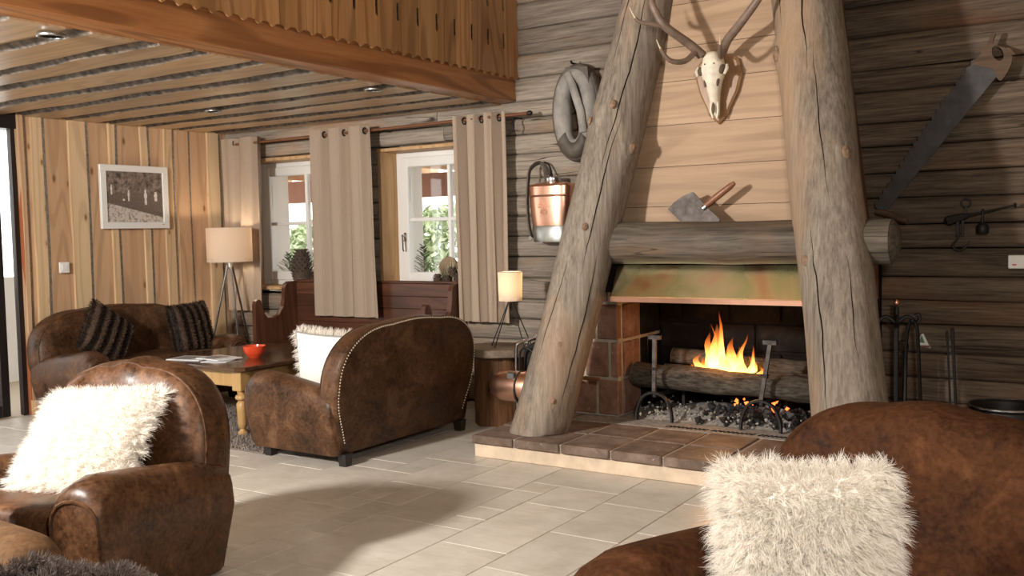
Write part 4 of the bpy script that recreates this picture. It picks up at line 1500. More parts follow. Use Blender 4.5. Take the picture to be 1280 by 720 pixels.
# ---- fire tool stand
t = thing('fire_tool_stand', 'black wrought iron stand of fire tools beside the right trunk', 'fire tools', (-1.2, 6.1, 0))
MB().tube([(-1.215, 6.1, .03), (-1.215, 6.1, .90)], .015, 8).build('pole', M['iron'], t, world=True)
MB().ellipsoid((-1.215, 6.1, .925), (.018, .018, .022), 10, 6).build('finial', M['copper'], t, smooth=True, world=True)
MB().lathe([(.13, 0), (.13, .015), (.03, .03)], (-1.215, 6.1, 0), 16).build('base', M['iron'], t, smooth=True, world=True)
for a in (0, PI / 2, PI, 3 * PI / 2):
    c, s = math.cos(a + .25), math.sin(a + .25)
    P = smooth_path([(0, 0, .80), (.05, 0, .84), (.085, 0, .83), (.11, 0, .80), (.13, 0, .83), (.12, 0, .855), (.105, 0, .845)], 3)
    MB().tube([(-1.215 + p.x * c, 6.1 + p.x * s, p.z) for p in P], .011, 6).build('scroll_arm', M['iron'], t, smooth=True, world=True)


def tool(name, label, x, yv, z1, head):
    q = thing(name, label, 'fire tool', (x, yv, .1), group='hanging fire tools')
    MB().tube([(x, yv, .16), (x, yv, z1)], .009, 6).build('shaft', M['iron'], q, world=True)
    ring = [(x + .028 * math.cos(a), yv, z1 + .03 + .035 * math.sin(a)) for a in [2 * PI * k / 14 for k in range(14)]]
    MB().tube(ring, .006, 6, True).build('loop_handle', M['iron'], q, smooth=True, world=True)
    if head == 'shovel':
        MB().box(x - .05, x + .05, yv - .008, yv + .008, .05, .19, .004).build('blade', M['iron'], q, world=True)
    elif head == 'brush':
        MB().lathe([(.02, 0), (.035, .03), (.03, .11), (.012, .13)], (x, yv, .05), 10).build('brush', M['charcoal'], q, smooth=True, world=True)
    else:
        MB().tube(smooth_path([(x, yv, .17), (x, yv, .06), (x + .025, yv, .08), (x + .04, yv, .12)], 3), .007, 6).build('hook', M['iron'], q, smooth=True, world=True)


tool('fire_shovel', 'iron fire shovel hanging left on the tool stand', -1.325, 6.08, .70, 'shovel')
tool('hearth_brush', 'hearth brush hanging in the middle of the tool stand', -1.20, 6.22, .62, 'brush')
q = thing('fire_tongs', 'black iron fire tongs hanging right on the tool stand', 'fire tool', (-1.12, 6.06, .1), group='hanging fire tools')
MB().tube(smooth_path([(-1.165, 6.06, .12), (-1.155, 6.06, .45), (-1.15, 6.06, .70), (-1.135, 6.06, .80), (-1.115, 6.06, .82), (-1.095, 6.06, .80), (-1.085, 6.06, .70), (-1.075, 6.06, .45), (-1.065, 6.06, .12)], 3), .010, 6, flat=1.6).build('arms', M['iron'], q, smooth=True, world=True)
MB().lathe([(.014, 0), (.016, .01), (.010, .02)], (-1.115, 6.05, .815), 8).build('pivot', M['iron'], q, smooth=True, world=True)
# ---- long-handled pan leaning on the wall
t = thing('bed_warmer_pan', 'long handled dark iron pan leaning against the log wall', 'pan', (-.88, 6.3, 0))
MB().obox((-.955, 6.44, .75), (-.905, 6.28, .14), .03, .014).build('handle', M['iron'], t, world=True)
MB().obox((-.985, 6.44, .73), (-.935, 6.28, .14), .012, .012).build('handle_rod', M['iron'], t, world=True)
MB().lathe([(.02, 0), (.12, .004), (.15, .05), (.155, .055), (.14, .055), (.11, .012)], (-.90, 6.22, .10), 20).build('bowl', M['iron'], t, smooth=True, world=True)
MB().lathe([(.09, 0), (.09, .10)], (-.90, 6.22, 0), 14).build('stand_ring', M['iron'], t, smooth=True, world=True)
t = thing('iron_cauldron', 'dark iron cauldron with bright rim by the log wall', 'cauldron', (-.62, 6.1, 0))
MB().lathe([(.05, .04), (.14, .06), (.20, .16), (.205, .24), (.19, .33), (.205, .345), (.20, .355), (.185, .345), (.18, .33), (.19, .24), (.17, .15), (.02, .07)], (-.62, 6.1, 0), 24).build('pot', M['iron'], t, smooth=True, world=True)
MB().tube([(-.62 + .203 * math.cos(a), 6.1 + .203 * math.sin(a), .352) for a in [2 * PI * k / 24 for k in range(24)]], .007, 6, True).build('rim', M['steel'], t, smooth=True, world=True)
for a in (.5, 2.6, 4.7):
    MB().tube([(-.62 + .12 * math.cos(a), 6.1 + .12 * math.sin(a), .08), (-.62 + .15 * math.cos(a), 6.1 + .15 * math.sin(a), 0)], .014, 6).build('leg', M['iron'], t, world=True)

# ---- chestnut roaster beside the left trunk
t = thing('copper_roaster', 'copper drum roaster with iron stand behind the left trunk', 'roaster', (-3.5, 5.55, HZ))
prof = [(.008, 0), (.045, .006), (.075, .025), (.096, .06), (.104, .11), (.106, .20), (.106, .52), (.09, .545), (.02, .55)]
dm = MB().lathe(prof, (0, 0, 0), 24, 'x')
dm.xf(Matrix.Translation((-3.735, 5.48, .345)) @ Euler((0, -.02, -.0)).to_matrix().to_4x4())
dm.build('drum', M['copper'], t, smooth=True, world=True)
MB().tube([(-3.49, 5.48 + .108 * math.cos(a), .345 + .108 * math.sin(a)) for a in [2 * PI * k / 20 for k in range(20)]], .009, 6, True).build('hoop', M['rustiron'], t, smooth=True, world=True)
MB().box(-3.56, -3.50, 5.39, 5.42, .41, .455, .006).build('latch', M['zinc'], t, world=True)
for yv in (5.62, 5.76):
    MB().tube(smooth_path([(-3.625, yv, HZ + .01), (-3.63, yv, .35), (-3.625, yv, .58), (-3.60, yv, .63), (-3.52, yv, .655), (-3.43, yv, .70), (-3.36, yv, .76)], 4), .011, 8).build('stand_bow', M['steel'], t, smooth=True, world=True)
    MB().tube(smooth_path([(-3.595, yv, HZ + .01), (-3.60, yv, .50), (-3.575, yv, .585), (-3.53, yv, .59), (-3.46, yv, .55)], 4), .008, 8).build('stand_brace', M['iron'], t, smooth=True, world=True)
MB().prism([(-3.605, .16), (-3.605, .58), (-3.40, .70), (-3.36, .70), (-3.42, .5), (-3.5, .16)], 5.69, 5.698, 'y').build('heat_plate', M['iron'], t, world=True)
MB().tube(smooth_path([(-3.19, 5.48, .345), (-3.10, 5.50, .345), (-3.085, 5.52, .36), (-3.085, 5.55, .42), (-3.06, 5.55, .43)], 3), .009, 8).build('crank', M['iron'], t, smooth=True, world=True)
MB().tube([(-3.07, 5.55, .425), (-3.04, 5.55, .428), (-2.94, 5.55, .425)], [.010, .014, .013], 8).build('grip', M['handlewood'], t, smooth=True, world=True)
# SECTION_FURNITURE

# ================================================================== CURTAINS, ROD
t = thing('curtain_rod', 'long thin bronze curtain rod across both windows', 'curtain rod', (-5.5, 6.36, 2.29))
RODZ = 2.292
MB().tube([(-7.42, 6.36, RODZ - .012), (-5.5, 6.36, RODZ), (-3.955, 6.36, RODZ + .012)], .0125, 10).build('rod', M['handlewood'], t, smooth=True, world=True)
for x in (-7.36, -5.42, -4.08):
    MB().tube([(x, 6.48, RODZ - .01), (x, 6.40, RODZ - .01), (x, 6.36, RODZ - .016)], .007, 6).build('bracket', M['iron'], t, world=True)
MB().tube(smooth_path([(-4.08, 6.36, RODZ - .01), (-4.085, 6.35, 2.25), (-4.07, 6.345, 2.215), (-4.085, 6.345, 2.185), (-4.10, 6.34, 2.16)], 4), .006, 6).build('tie_hook', M['iron'], t, smooth=True, world=True)
MB().lathe([(.004, 0), (.019, .008), (.019, .03), (.013, .04)], (-3.955, 6.36, RODZ + .012), 12, 'x').build('finial', M['iron'], t, smooth=True, world=True)


def curtain(label, x0, x1, z0, folds, seed, xb0=None, xb1=None):
    t = thing('curtain', label, 'curtain', ((x0 + x1) / 2, 6.36, z0), group='taupe eyelet curtains')
    xb0 = x0 if xb0 is None else xb0
    xb1 = x1 if xb1 is None else xb1
    n, mz = folds * 28, 22
    ztop = RODZ + .045
    zs_ = [ztop - (ztop - z0) * (j / mz) for j in range(mz + 1)]
    front = []
    for j, z in enumerate(zs_):
        u = j / mz
        row = []
        for i in range(n + 1):
            s = i / n
            ph = s * folds * 2 * PI
            amp = .040 * (1 - .25 * u) * (1 + .5 * noise.noise(Vector((s * 4, seed, u * .7))))
            ph += 1.3 * math.sin(ph + seed) + .9 * noise.noise(Vector((s * 3.1, seed * 5, 0)))
            sq = math.sin(ph)
            sq = math.copysign(abs(sq) ** .55, sq) + .22 * math.sin(ph * 3 + seed) * (.3 + .7 * u)
            xx = x0 + (x1 - x0) * s
            xx = xx + ((xb0 + (xb1 - xb0) * s) - xx) * u
            xx += .010 * noise.noise(Vector((s * 7, seed + 3, u * 1.6))) * u + .012 * math.sin(ph * 2) * (.4 + u * .5)
            yy = 6.358 - amp * sq + .008 * noise.noise(Vector((s * 9, seed + 7, u * 2)))
            row.append((xx, min(yy, 6.402), z))
        front.append(row)
    V = [p for r in front for p in r] + [(p[0], p[1] + .003, p[2]) for r in front for p in r]
    N1 = (n + 1)
    off = N1 * (mz + 1)
    Fc = []
    for j in range(mz):
        for i in range(n):
            a = j * N1 + i
            Fc += [(a, a + 1, a + N1 + 1, a + N1), (a + off, a + N1 + off, a + N1 + 1 + off, a + 1 + off)]
    for i in range(n):
        Fc += [(i, i + off, i + 1 + off, i + 1)]
        b = mz * N1 + i
        Fc += [(b, b + 1, b + 1 + off, b + off)]
    for j in range(mz):
        a = j * N1
        Fc += [(a, a + N1, a + N1 + off, a + off)]
        a += n
        Fc += [(a, a + off, a + N1 + off, a + N1)]
    MB().add(V, Fc).build('cloth', M['curtain'], t, smooth=True, world=True, angle=80)
    for k in range(folds):
        x = x0 + (x1 - x0) * ((k + .62) / folds)
        ring = [(x + .002, 6.362 + .026 * math.cos(a), RODZ + .026 * math.sin(a)) for a in [2 * PI * q / 16 for q in range(16)]]
        MB().tube(ring, .0055, 6, True).build('eyelet', M['iron'], t, smooth=True, world=True)


curtain('taupe eyelet curtain in the corner behind the floor lamp', -7.40, -6.90, .70, 2, 1, -7.38, -6.94)
curtain('taupe eyelet curtain hanging between the two windows', -6.23, -5.52, .68, 3, 2, -6.24, -5.50)
curtain('taupe eyelet curtain nearest the fireplace', -4.66, -4.155, .68, 3, 3, -4.64, -4.155)

# ================================================================== SETTLE (bench) UNDER THE WINDOWS
t = thing('wooden_settle', 'old red-brown wooden settle bench under the windows', 'bench', (-5.6, 6.2, 0))
for k, x in enumerate((-6.60, -4.70)):
    pr = [(5.92, .0), (5.92, .80), (5.93, .83), (5.955, .845), (5.985, .835), (6.00, .79), (6.02, .72), (6.06, .675), (6.13, .665), (6.20, .69), (6.255, .76), (6.275, .85), (6.28, .93), (6.30, .965), (6.34, .985), (6.47, .985), (6.47, .0)]
    MB().prism(pr, x, x + .045, 'x').build('end_panel', M['settlev'], t, world=True)
zz = [.47, .62, .76, .865, .975]
for a, b in zip(zz[:-1], zz[1:]):
    MB().box(-6.555, -4.70, 6.425, 6.455, a + .001, b - .001, .003).build('back_board', M['settle'], t, world=True)
MB().box(-6.555, -4.70, 6.415, 6.465, .976, .998, .006).build('top_rail', M['settle'], t, world=True)
MB().box(-6.555, -4.70, 5.93, 6.425, .42, .455, .006).build('seat_board', M['settle'], t, world=True)
MB().box(-6.555, -4.70, 5.96, 5.985, .06, .42).build('front_board', M['settle'], t, world=True)

# ---- window sill decorations
def conifer(x, y, z, h, r, label, seed, snow=False):
    t = thing('small_conifer', label, 'plant', (x, y, z), group='little conifers outside the panes')
    g = random.Random(seed)
    MB().tube([(0, 0, 0), (.005, 0, h)], [.008, .002], 5).build('stem', M['twig'], t)
    MB().lathe([(r * .45, 0), (r * .55, .07), (r * .45, .075)], (0, 0, 0), 10).build('pot', M['zinc'], t, smooth=True)
    mb = MB()
    for k in range(34):
        zz_ = .07 + (h - .07) * (k / 34)
        a = k * 2.4
        rr_ = r * (1 - .85 * k / 34) * g.uniform(.8, 1.15)
        tip = Vector((math.cos(a) * rr_, math.sin(a) * rr_, zz_ + rr_ * .55))
        base = Vector((0, 0, zz_))
        for q in range(9):
            u = (q + 1) / 9
            c = base.lerp(tip, u)
            for s in (-1, 0, 1):
                d = (tip - base).normalized()
                side = Vector((-math.sin(a), math.cos(a), 0)) * s
                e = c + (d * .6 + side * .8 + Vector((0, 0, .4 if s == 0 else 0))).normalized() * .022
                w = Vector((0, 0, .0022))
                mb.add([c - w, c + w, e], [(0, 1, 2)])
    tag(mb.build('needles', M['needle'], t), kind='stuff')


conifer(-7.15, 6.92, .93, .30, .13, 'little conifer outside the window by the pine wall', 1)
conifer(-5.44, 6.92, .93, .36, .13, 'little conifer outside the window by the fireplace', 2)
conifer(-6.48, 7.0, .93, .20, .16, 'low conifer behind the curtain side of the far window', 3)
sb = MB().box(-7.25, -6.04, 6.83, 7.3, .86, .93).build('trim_2', M['plaster'])
tag(sb, 'white outer sill of the window by the pine wall', 'sill', kind='structure')
sb = MB().box(-5.58, -4.40, 6.83, 7.3, .86, .93).build('trim_3', M['plaster'])
tag(sb, 'white outer sill of the window by the fireplace', 'sill', kind='structure')


def cone_scales(mb, c, r, h, rows, per, s):
    for j in range(rows):
        u = (j + .5) / rows
        rad = r * math.sin(PI * (.12 + .80 * u)) ** .8
        for k in range(per):
            a = 2 * PI * (k + .5 * (j % 2)) / per
            p = Vector((c[0] + rad * math.cos(a), c[1] + rad * math.sin(a), c[2] + h * u))
            d = Vector((math.cos(a), math.sin(a), .6)).normalized()
            w = Vector((-math.sin(a), math.cos(a), 0)) * s * .6
            upv = Vector((0, 0, s * .35))
            mb.add([p - w, p + w, p + d * s + w * .5 + upv, p + d * s - w * .5 + upv], [(0, 1, 2, 3)])


t = thing('cone_tree', 'small decorative tree made of pine cones on the far sill', 'decoration', (-6.60, 6.545, .93))
MB().lathe([(.075, .0), (.085, .1), (.06, .25), (.02, .33)], (0, 0, 0), 12).build('core', M['cone'], t, smooth=True)
mb = MB()
cone_scales(mb, (0, 0, .0), .085, .33, 12, 13, .036)
tag(mb.build('cone_scales', M['cone'], t), kind='stuff')
t = thing('dried_arrangement', 'dried pine cone arrangement with log slice on the near sill', 'decoration', (-4.86, 6.56, .93))
MB().box(-.16, .16, -.05, .05, 0, .06, .01).build('tray', M['twig'], t)
MB().lathe([(.10, -.012), (.105, 0), (.10, .012)], (-.05, .03, .165), 22, 'y').build('log_slice', M['woodcut'], t, smooth=True)
for k, (px, pz) in enumerate(((-.13, .06), (-.03, .05), (.09, .07), (.15, .12), (.03, .12))):
    mb = MB()
    mb.lathe([(.015, 0), (.028, .025), (.02, .06), (.004, .075)], (px, -.03, pz - .02), 10)
    cone_scales(mb, (px, -.03, pz - .02), .03, .075, 6, 8, .02)
    mb.build('pine_cone', M['cone'], t)
M['drygrass'] = plain('dry_grass', (.42, .38, .20), .8)
for k in range(16):
    a = k * 1.7
    h = .12 + .12 * ((k * 37) % 10) / 10
    bx_ = -.12 + .018 * k
    tp = (bx_ + .05 * math.cos(a), -.02 + .05 * math.sin(a), h + .05)
    MB().tube([(bx_, 0, .04), (bx_ + .02 * math.cos(a), .02 * math.sin(a), h * .6), tp], [.004, .007, .002], 5, flat=.3).build('leaf_blade', M['drygrass'] if k % 3 else M['needle'], t)

# ================================================================== FUR AND CUSHIONS
def fur(name, P, Nn, length, width, m, parent, spread=.35, droop=.25, clump=14, seed=0, lenvar=.35):
    """strand mesh: every hair a tapering three-step ribbon"""
    g = np.random.default_rng(seed)
    n = len(P)
    P = np.asarray(P, float)
    Nn = np.asarray(Nn, float)
    D = Nn + g.normal(size=(n, 3)) * spread
    D /= np.linalg.norm(D, axis=1)[:, None]
    Ls = np.asarray(length) * np.ones(n) * (1 - lenvar + 2 * lenvar * g.random(n))
    Ls = Ls[:, None]
    length = float(np.mean(length))
    tip = P + D * Ls
    tip[:, 2] -= droop * Ls[:, 0]
    if clump:
        nc = max(4, n // clump)
        ci = g.integers(0, n, nc)
        C = tip[ci]
        Q = P[ci]
        for s in range(0, n, 2000):
            dd = ((P[s:s + 2000, None, :] - Q[None]) ** 2).sum(2)
            k = dd.argmin(1)
            near = np.sqrt(dd[np.arange(len(k)), k])[:, None]
            wgt = np.clip(1 - near / (length * 1.2), 0, 1) * .6
            tip[s:s + 2000] += (C[k] - tip[s:s + 2000]) * wgt
    mid1 = P + (tip - P) * .38 + Nn * Ls * .10
    mid2 = P + (tip - P) * .74 + Nn * Ls * .09
    S = np.cross(D, g.normal(size=(n, 3)))
    S /= np.linalg.norm(S, axis=1)[:, None] + 1e-9
    w = width
    V = np.stack([P - S * w, P + S * w, mid1 - S * w * .9, mid1 + S * w * .9, mid2 - S * w * .6, mid2 + S * w * .6, tip], 1).reshape(-1, 3)
    b = np.arange(n) * 7
    q1 = np.stack([b, b + 1, b + 3, b + 2], 1)
    q2 = q1 + 2
    tr_ = np.stack([b + 4, b + 5, b + 6], 1)
    me = bpy.data.meshes.new(name)
    me.vertices.add(len(V))
    me.vertices.foreach_set('co', V.astype(np.float32).ravel())
    loops = np.concatenate([np.concatenate([q1, q2], 0).ravel(), tr_.ravel()])
    me.loops.add(len(loops))
    me.loops.foreach_set('vertex_index', loops.astype(np.int32))
    npoly = 3 * n
    me.polygons.add(npoly)
    starts = np.concatenate([np.arange(2 * n) * 4, 8 * n + np.arange(n) * 3])
    me.polygons.foreach_set('loop_start', starts.astype(np.int32))
    me.polygons.foreach_set('use_smooth', np.ones(npoly, bool))
    me.update()
    me.validate()
    return tag(link_mesh(name, me, m, parent), kind='stuff')


def pillow_pt(u, v, s, S, T, pinch=.10, rib=0.0):
    """u,v in -1..1, s = -1 front / +1 back; pillow stands in x-z, thickness along y"""
    ax = S / 2 * (1 - pinch * (1 - v * v) * .5)
    az = S / 2 * (1 - pinch * (1 - u * u) * .5)
    th = T / 2 * (max(0.0, (1 - u ** 4) * (1 - v ** 4))) ** .55
    if rib: th *= 1 + rib * math.cos(u * PI * 5)
    return Vector((u * ax, s * th, v * az))


def pillow(name, label, S, T, loc, rot, m_front, m_back, group, parent=None, n=18, rib=0.0, welt=None):
    t = thing(name, label, 'cushion', loc, 0, group)
    t.rotation_euler = rot
    for s, nm_, mm in ((-1, 'front_cover', m_front), (1, 'back_cover', m_back)):
        V, Fc = [], []
        for j in range(n + 1):
            for i in range(n + 1):
                V.append(pillow_pt(-1 + 2 * i / n, -1 + 2 * j / n, s, S, T, rib=rib))
        for j in range(n):
            for i in range(n):
                a = j * (n + 1) + i
                Fc.append((a, a + 1, a + n + 2, a + n + 1))
        MB().add(V, Fc).build(nm_, mm, t, smooth=True, angle=80)
    if welt:
        ring = []
        for k in range(4 * 16):
            e, q = divmod(k, 16)
            f = -1 + 2 * q / 16
            u, v = [(f, -1), (1, f), (-f, 1), (-1, -f)][e]
            ring.append(pillow_pt(u, v, -1, S, T))
        MB().tube(ring, .006, 6, True, flat=1.6).build('gusset', welt, t, smooth=True)
    return t


def pillow_fur(t, S, T, n, length, width, m, seed, sides=(-1,), edge=.25, rib=0.0, **kw):
    g = random.Random(seed)
    P, Nn, LL = [], [], []
    for k in range(n):
        rim = g.random() < edge
        LL.append(length * (1.45 if rim else 1.0))
        if rim:                    # hair standing out all round the rim
            e = g.randrange(4)
            f = g.uniform(-1, 1)
            d = g.uniform(.93, 1)
            u, v = [(f, -d), (d, f), (f, d), (-d, f)][e]
            s = g.choice(sides)
            p = pillow_pt(u, v, s, S, T)
            nn = Vector(([0, 1, 0, -1][e], s * .35, [-1, 0, 1, 0][e]))
        else:
            u, v = g.uniform(-1, 1), g.uniform(-1, 1)
            s = g.choice(sides)
            p = pillow_pt(u, v, s, S, T, rib=rib)
            du = pillow_pt(min(1, u + .02), v, s, S, T, rib=rib) - p
            dv_ = pillow_pt(u, min(1, v + .02), s, S, T, rib=rib) - p
            nn = du.cross(dv_)
            if nn.y * s < 0: nn = -nn
            if nn.length < 1e-9: nn = Vector((0, s, 0))
            nn = nn.normalized() + Vector((u, 0, v)) * .25
        P.append(p[:])
        Nn.append(nn.normalized()[:])
    return fur('fur', P, Nn, LL, width, m, t, seed=seed, **kw)


# ================================================================== CLUB SOFAS AND CHAIRS
def ring_scale(pts, s, c):
    return [Vector((c[0] + (p[0] - c[0]) * s, p[1], c[1] + (p[2] - c[1]) * s)) for p in pts]


def club(name, label, cat, W, D, loc, rz, m, Hb=.87, rx=.36, rzz=.34, arm_w=.20, group=None, nails=False, m_seat=None, seat_z=.43, arm_h=.0, piped=True, bw=1.0, z0=.065):
    t = thing(name, label, cat, loc, rz, group)
    # --- arms
    for s in (-1, 1):
        def sect(u, sc):
            y = -D / 2 + u * (D - .05)
            h = .565 + arm_h - .105 * max(0, u) ** 1.3 - .05 * (max(0, .14 - u) / .14) ** 2
            xi, xo = W / 2 - arm_w, W / 2
            pts = [(xi + .01, z0), (xi, z0 + .12), (xi, h - .10)]
            for q in range(9):
                a = PI - PI * q / 8
                cxm = (xi + xo) / 2
                pts.append((cxm + math.cos(a) * arm_w / 2, h - .09 + math.sin(a) * .09))
            pts += [(xo + .008, h - .17), (xo, .27), (xo - .025, .17), (xo - .06, z0)]
            cxm, czm = (xi + xo) / 2 - .01, (z0 + h) / 2
            return [(s * (cxm + (px - cxm) * sc), y, czm + (pz - czm) * sc) for px, pz in pts]
        us = [(-.008, .84), (0.0, .93), (.012, .975), (.04, 1.0)] + [(.04 + .91 * k / 9, 1.0) for k in range(1, 10)] + [(.985, .97), (1.0, .9)]
        arm = MB().loft([sect(u, sc) for u, sc in us]).build('arm', m, t, smooth=True, angle=60)
        fr_ = [Vector(p) for p in sect(-.006, .90)]
        MB().tube(fr_, .0075, 6, True).build('piping', m, arm, smooth=True)
    # --- backrest: rounded outline through its thickness
    outl = []
    hb = Hb
    side = []
    for q in range(7):
        z = z0 + (hb - rzz - z0) * q / 6
        k = min(1, max(0, (z - z0) / .36))
        side.append((bw * W / 2 * (.86 + .135 * (k * k * (3 - 2 * k))), z))
    x1_, zc = side[-1]
    for q in range(1, 15):
        a = PI / 2 * q / 14
        e = 2 / 2.35
        side.append((x1_ - rx + rx * math.cos(a) ** e, zc + rzz * math.sin(a) ** e))
    crown = .018
    mid_n = 6
    topx = side[-1][0]
    top = [(topx - 2 * topx * q / mid_n, hb + crown * math.sin(PI * q / mid_n)) for q in range(1, mid_n)]
    outl = side + top + [(-x, z) for x, z in reversed(side)]
    T = .19
    yb_ = D / 2

    def bring(dy, sc):
        return [(x * sc, yb_ + dy + .15 * (cz - .45), cz) for x, cz in ((x, .42 + (z - .42) * sc) for x, z in outl)]
    prof = [(-T - .012, .55), (-T - .004, .80), (-T + .012, .915), (-T + .035, .965), (-T + .07, .99), (-.08, 1.0), (-.03, .998), (-.004, .985), (0, .965)]
    back = MB().loft([bring(a, b) for a, b in prof]).build('backrest', m, t, smooth=True, angle=75)
    if piped:
        MB().tube([Vector(p) for p in bring(-T + .040, .968)][4:-4], .006, 6).build('piping', m, back, smooth=True)
    if nails:
        ring = [Vector(p) for p in bring(.003, .968)]
        dist = 0
        mb = MB()
        path = ring[1:-1]
        step = .019
        for a, b in zip(path[:-1], path[1:]):
            L_ = (b - a).length
            while dist < L_:
                p = a.lerp(b, dist / L_)
                r = .0068
                mb.add([p + Vector((r, 0, 0)), p + Vector((0, 0, r)), p - Vector((r, 0, 0)), p - Vector((0, 0, r)), p + Vector((0, r * .8, 0))], [(0, 1, 4), (1, 2, 4), (2, 3, 4), (3, 0, 4)])
                dist += step
            dist -= L_
        nt_ = mb.build('nail_trim', M['brassnail'], back)
        tag(nt_, 'row of small bright nail heads', kind='stuff')
    # --- seat, front rail, legs
    sw = W - 2 * arm_w + .01
    ms = m_seat or m
    V = []
    rings = []
    for dz, sc in ((0, .90), (.02, .97), (.05, 1.0), (.11, 1.0), (.15, .975), (.17, .90), (.178, .6)):
        ring = []
        for q in range(32):
            a = 2 * PI * q / 32
            c, s_ = math.cos(a), math.sin(a)
            ring.append((sw / 2 * sc * math.copysign(abs(c) ** .28, c), -D / 2 + .02 + (D - T - .02) / 2 + (D - T - .02) / 2 * sc * math.copysign(abs(s_) ** .28, s_), seat_z - .165 + dz))
        rings.append(ring)
    MB().loft(rings).build('seat_cushion', ms, t, smooth=True, angle=70)
    MB().box(-sw / 2 - .01, sw / 2 + .01, -D / 2 + .03, D / 2 - .10, z0, seat_z - .15, .012).build('seat_base', m, t)
    for sx in (-1, 1):
        for sy in (-1, 1):
            cxl, cyl = sx * (W / 2 - .125), (-D / 2 + .085 if sy < 0 else D / 2 - .055)
            MB().loft([[(cxl + a * .026, cyl + b * .026, 0) for a, b in ((-1, -1), (1, -1), (1, 1), (-1, 1))], [(cxl + a * .034, cyl + b * .034, z0 + .012) for a, b in ((-1, -1), (1, -1), (1, 1), (-1, 1))]]).build('leg', M['darkleg'], t)
    return t


M['brassnail'] = plain('pale_brass_nail', (.85, .78, .64), .35, .7)

# near sofa seen from behind
club('club_sofa', 'brown leather club sofa seen from behind, with nail trim', 'sofa', 1.43, .78, (-4.36, 4.89, 0), -PI / 2, M['leather'], .85, .46, .36, .20, 'leather club seating', True)
p = pillow('fur_cushion', 'white fur cushion on the sofa seen from behind', .42, .15, (-4.36, 4.515, .565), (.18, .10, 0), M['fabric_white'], M['fabric_white'], 'white fur cushions', welt=M['fabric_grey'])
p.rotation_euler = (-.16, -.06, PI + .22)
pillow_fur(p, .42, .15, 7000, .05, .0013, M['furwhite'], 21, (-1,), .45)
# far sofa against the pine wall
club('club_sofa', 'brown leather club sofa against the pine board wall', 'sofa', 1.56, .84, (-7.02, 5.09, 0), PI / 2, M['leather'], .83, .48, .36, .21, 'leather club seating')
p = pillow('striped_fur_cushion', 'striped brown fur cushion leaning askew on the far sofa', .44, .15, (-7.00, 4.74, .63), (-.32, .62, PI / 2), M['furdark'], M['furdark'], 'striped fur cushions', rib=.16)
pillow_fur(p, .44, .15, 9000, .016, .0022, M['furdark'], 22, (-1, 1), .08, rib=.16, droop=.1, clump=0)
p = pillow('striped_fur_cushion', 'striped brown fur cushion upright by the far sofa arm', .46, .16, (-6.93, 5.52, .61), (-.22, -.03, PI / 2 + .2), M['furdark'], M['furdark'], 'striped fur cushions', rib=.16)
pillow_fur(p, .46, .16, 9000, .016, .0022, M['furdark'], 23, (-1, 1), .08, rib=.16, droop=.1, clump=0)
# left armchair
club('club_armchair', 'brown leather club armchair with white cushion at the left', 'armchair', .97, .80, (-3.53, 2.235, 0), math.radians(13), M['leather2'], .875, .36, .38, .225, 'leather club seating', bw=.90, z0=.022, arm_h=.015)
p = pillow('fur_cushion', 'sunlit white fur cushion on the left armchair', .50, .15, (-3.52, 2.285, .575), (-.78, -.04, math.radians(22)), M['fabric_white'], M['fabric_white'], 'white fur cushions')
pillow_fur(p, .50, .15, 30000, .045, .0008, M['furwhite'], 24, (-1,), .16, clump=26, spread=.5)
# right armchair
club('club_armchair', 'rust brown suede club armchair with white cushion at the right', 'armchair', 1.02, 1.04, (-.60, 2.45, 0), math.radians(-11.5), M['suede'], .865, .34, .34, .24, 'leather club seating', piped=False, bw=.93, arm_h=.045)
p = pillow('fur_cushion', 'white fur cushion on the right armchair', .40, .14, (-.69, 2.38, .60), (-.12, -.02, math.radians(20)), M['fabric_white'], M['fabric_white'], 'white fur cushions')
pillow_fur(p, .40, .14, 42000, .046, .0006, M['furwhite'], 25, (-1,), .16, clump=26, spread=.5)
# corner armchair (only an arm shows) with fur throw
club('club_armchair', 'pale brown suede armchair cut off at bottom left corner', 'armchair', .92, .88, (-3.12, 1.27, 0), math.radians(75), M['suede_pale'] if 'suede_pale' in M else M['leather2'], .86, .36, .36, .20, 'leather club seating')

t = thing('fur_throw', 'dark grey-brown fur throw at the bottom left', 'throw', (-2.3, 1.25, 0))
nu, nv_ = 46, 20
TV, TF = [], []


def throw_pt(u, v):
    x = -2.64 + .56 * u
    yv = 1.36 + .32 * u - .60 * v
    prof_ = math.sin(min(1, v * 3.2) * PI / 2)
    z = .405 + .155 * prof_ * (1 - .5 * max(0, v - .3)) + .055 * noise.noise(Vector((u * 7, v * 3, 1))) - .06 * max(0, u - .86) * 6
    return Vector((x, yv + .03 * noise.noise(Vector((u * 5, 3, 1))), z))


for j in range(nv_ + 1):
    for i in range(nu + 1):
        TV.append(throw_pt(i / nu, j / nv_))
off = len(TV)
TV += [q - Vector((0, 0, .03)) for q in TV]
for j in range(nv_):
    for i in range(nu):
        a = j * (nu + 1) + i
        TF += [(a, a + 1, a + nu + 2, a + nu + 1), (a + off, a + nu + 1 + off, a + nu + 2 + off, a + 1 + off)]
MB().add(TV, TF).build('hide', M['furthrow'], t, smooth=True, world=True, angle=80)
g = random.Random(4)
P, Nn = [], []
for k in range(16000):
    u, v = g.random(), g.random() ** 1.5
    q = throw_pt(u, v)
    du = throw_pt(u + .01, v) - q
    dv_ = throw_pt(u, v + .01) - q
    nn = du.cross(dv_)
    if nn.z < 0: nn = -nn
    if v < .08: nn = Vector((0, 1, .6))
    if u > .96: nn = Vector((1, .2, .4))
    l = t.location
    P.append((q.x - l.x, q.y - l.y, q.z - l.z))
    Nn.append(nn.normalized()[:])
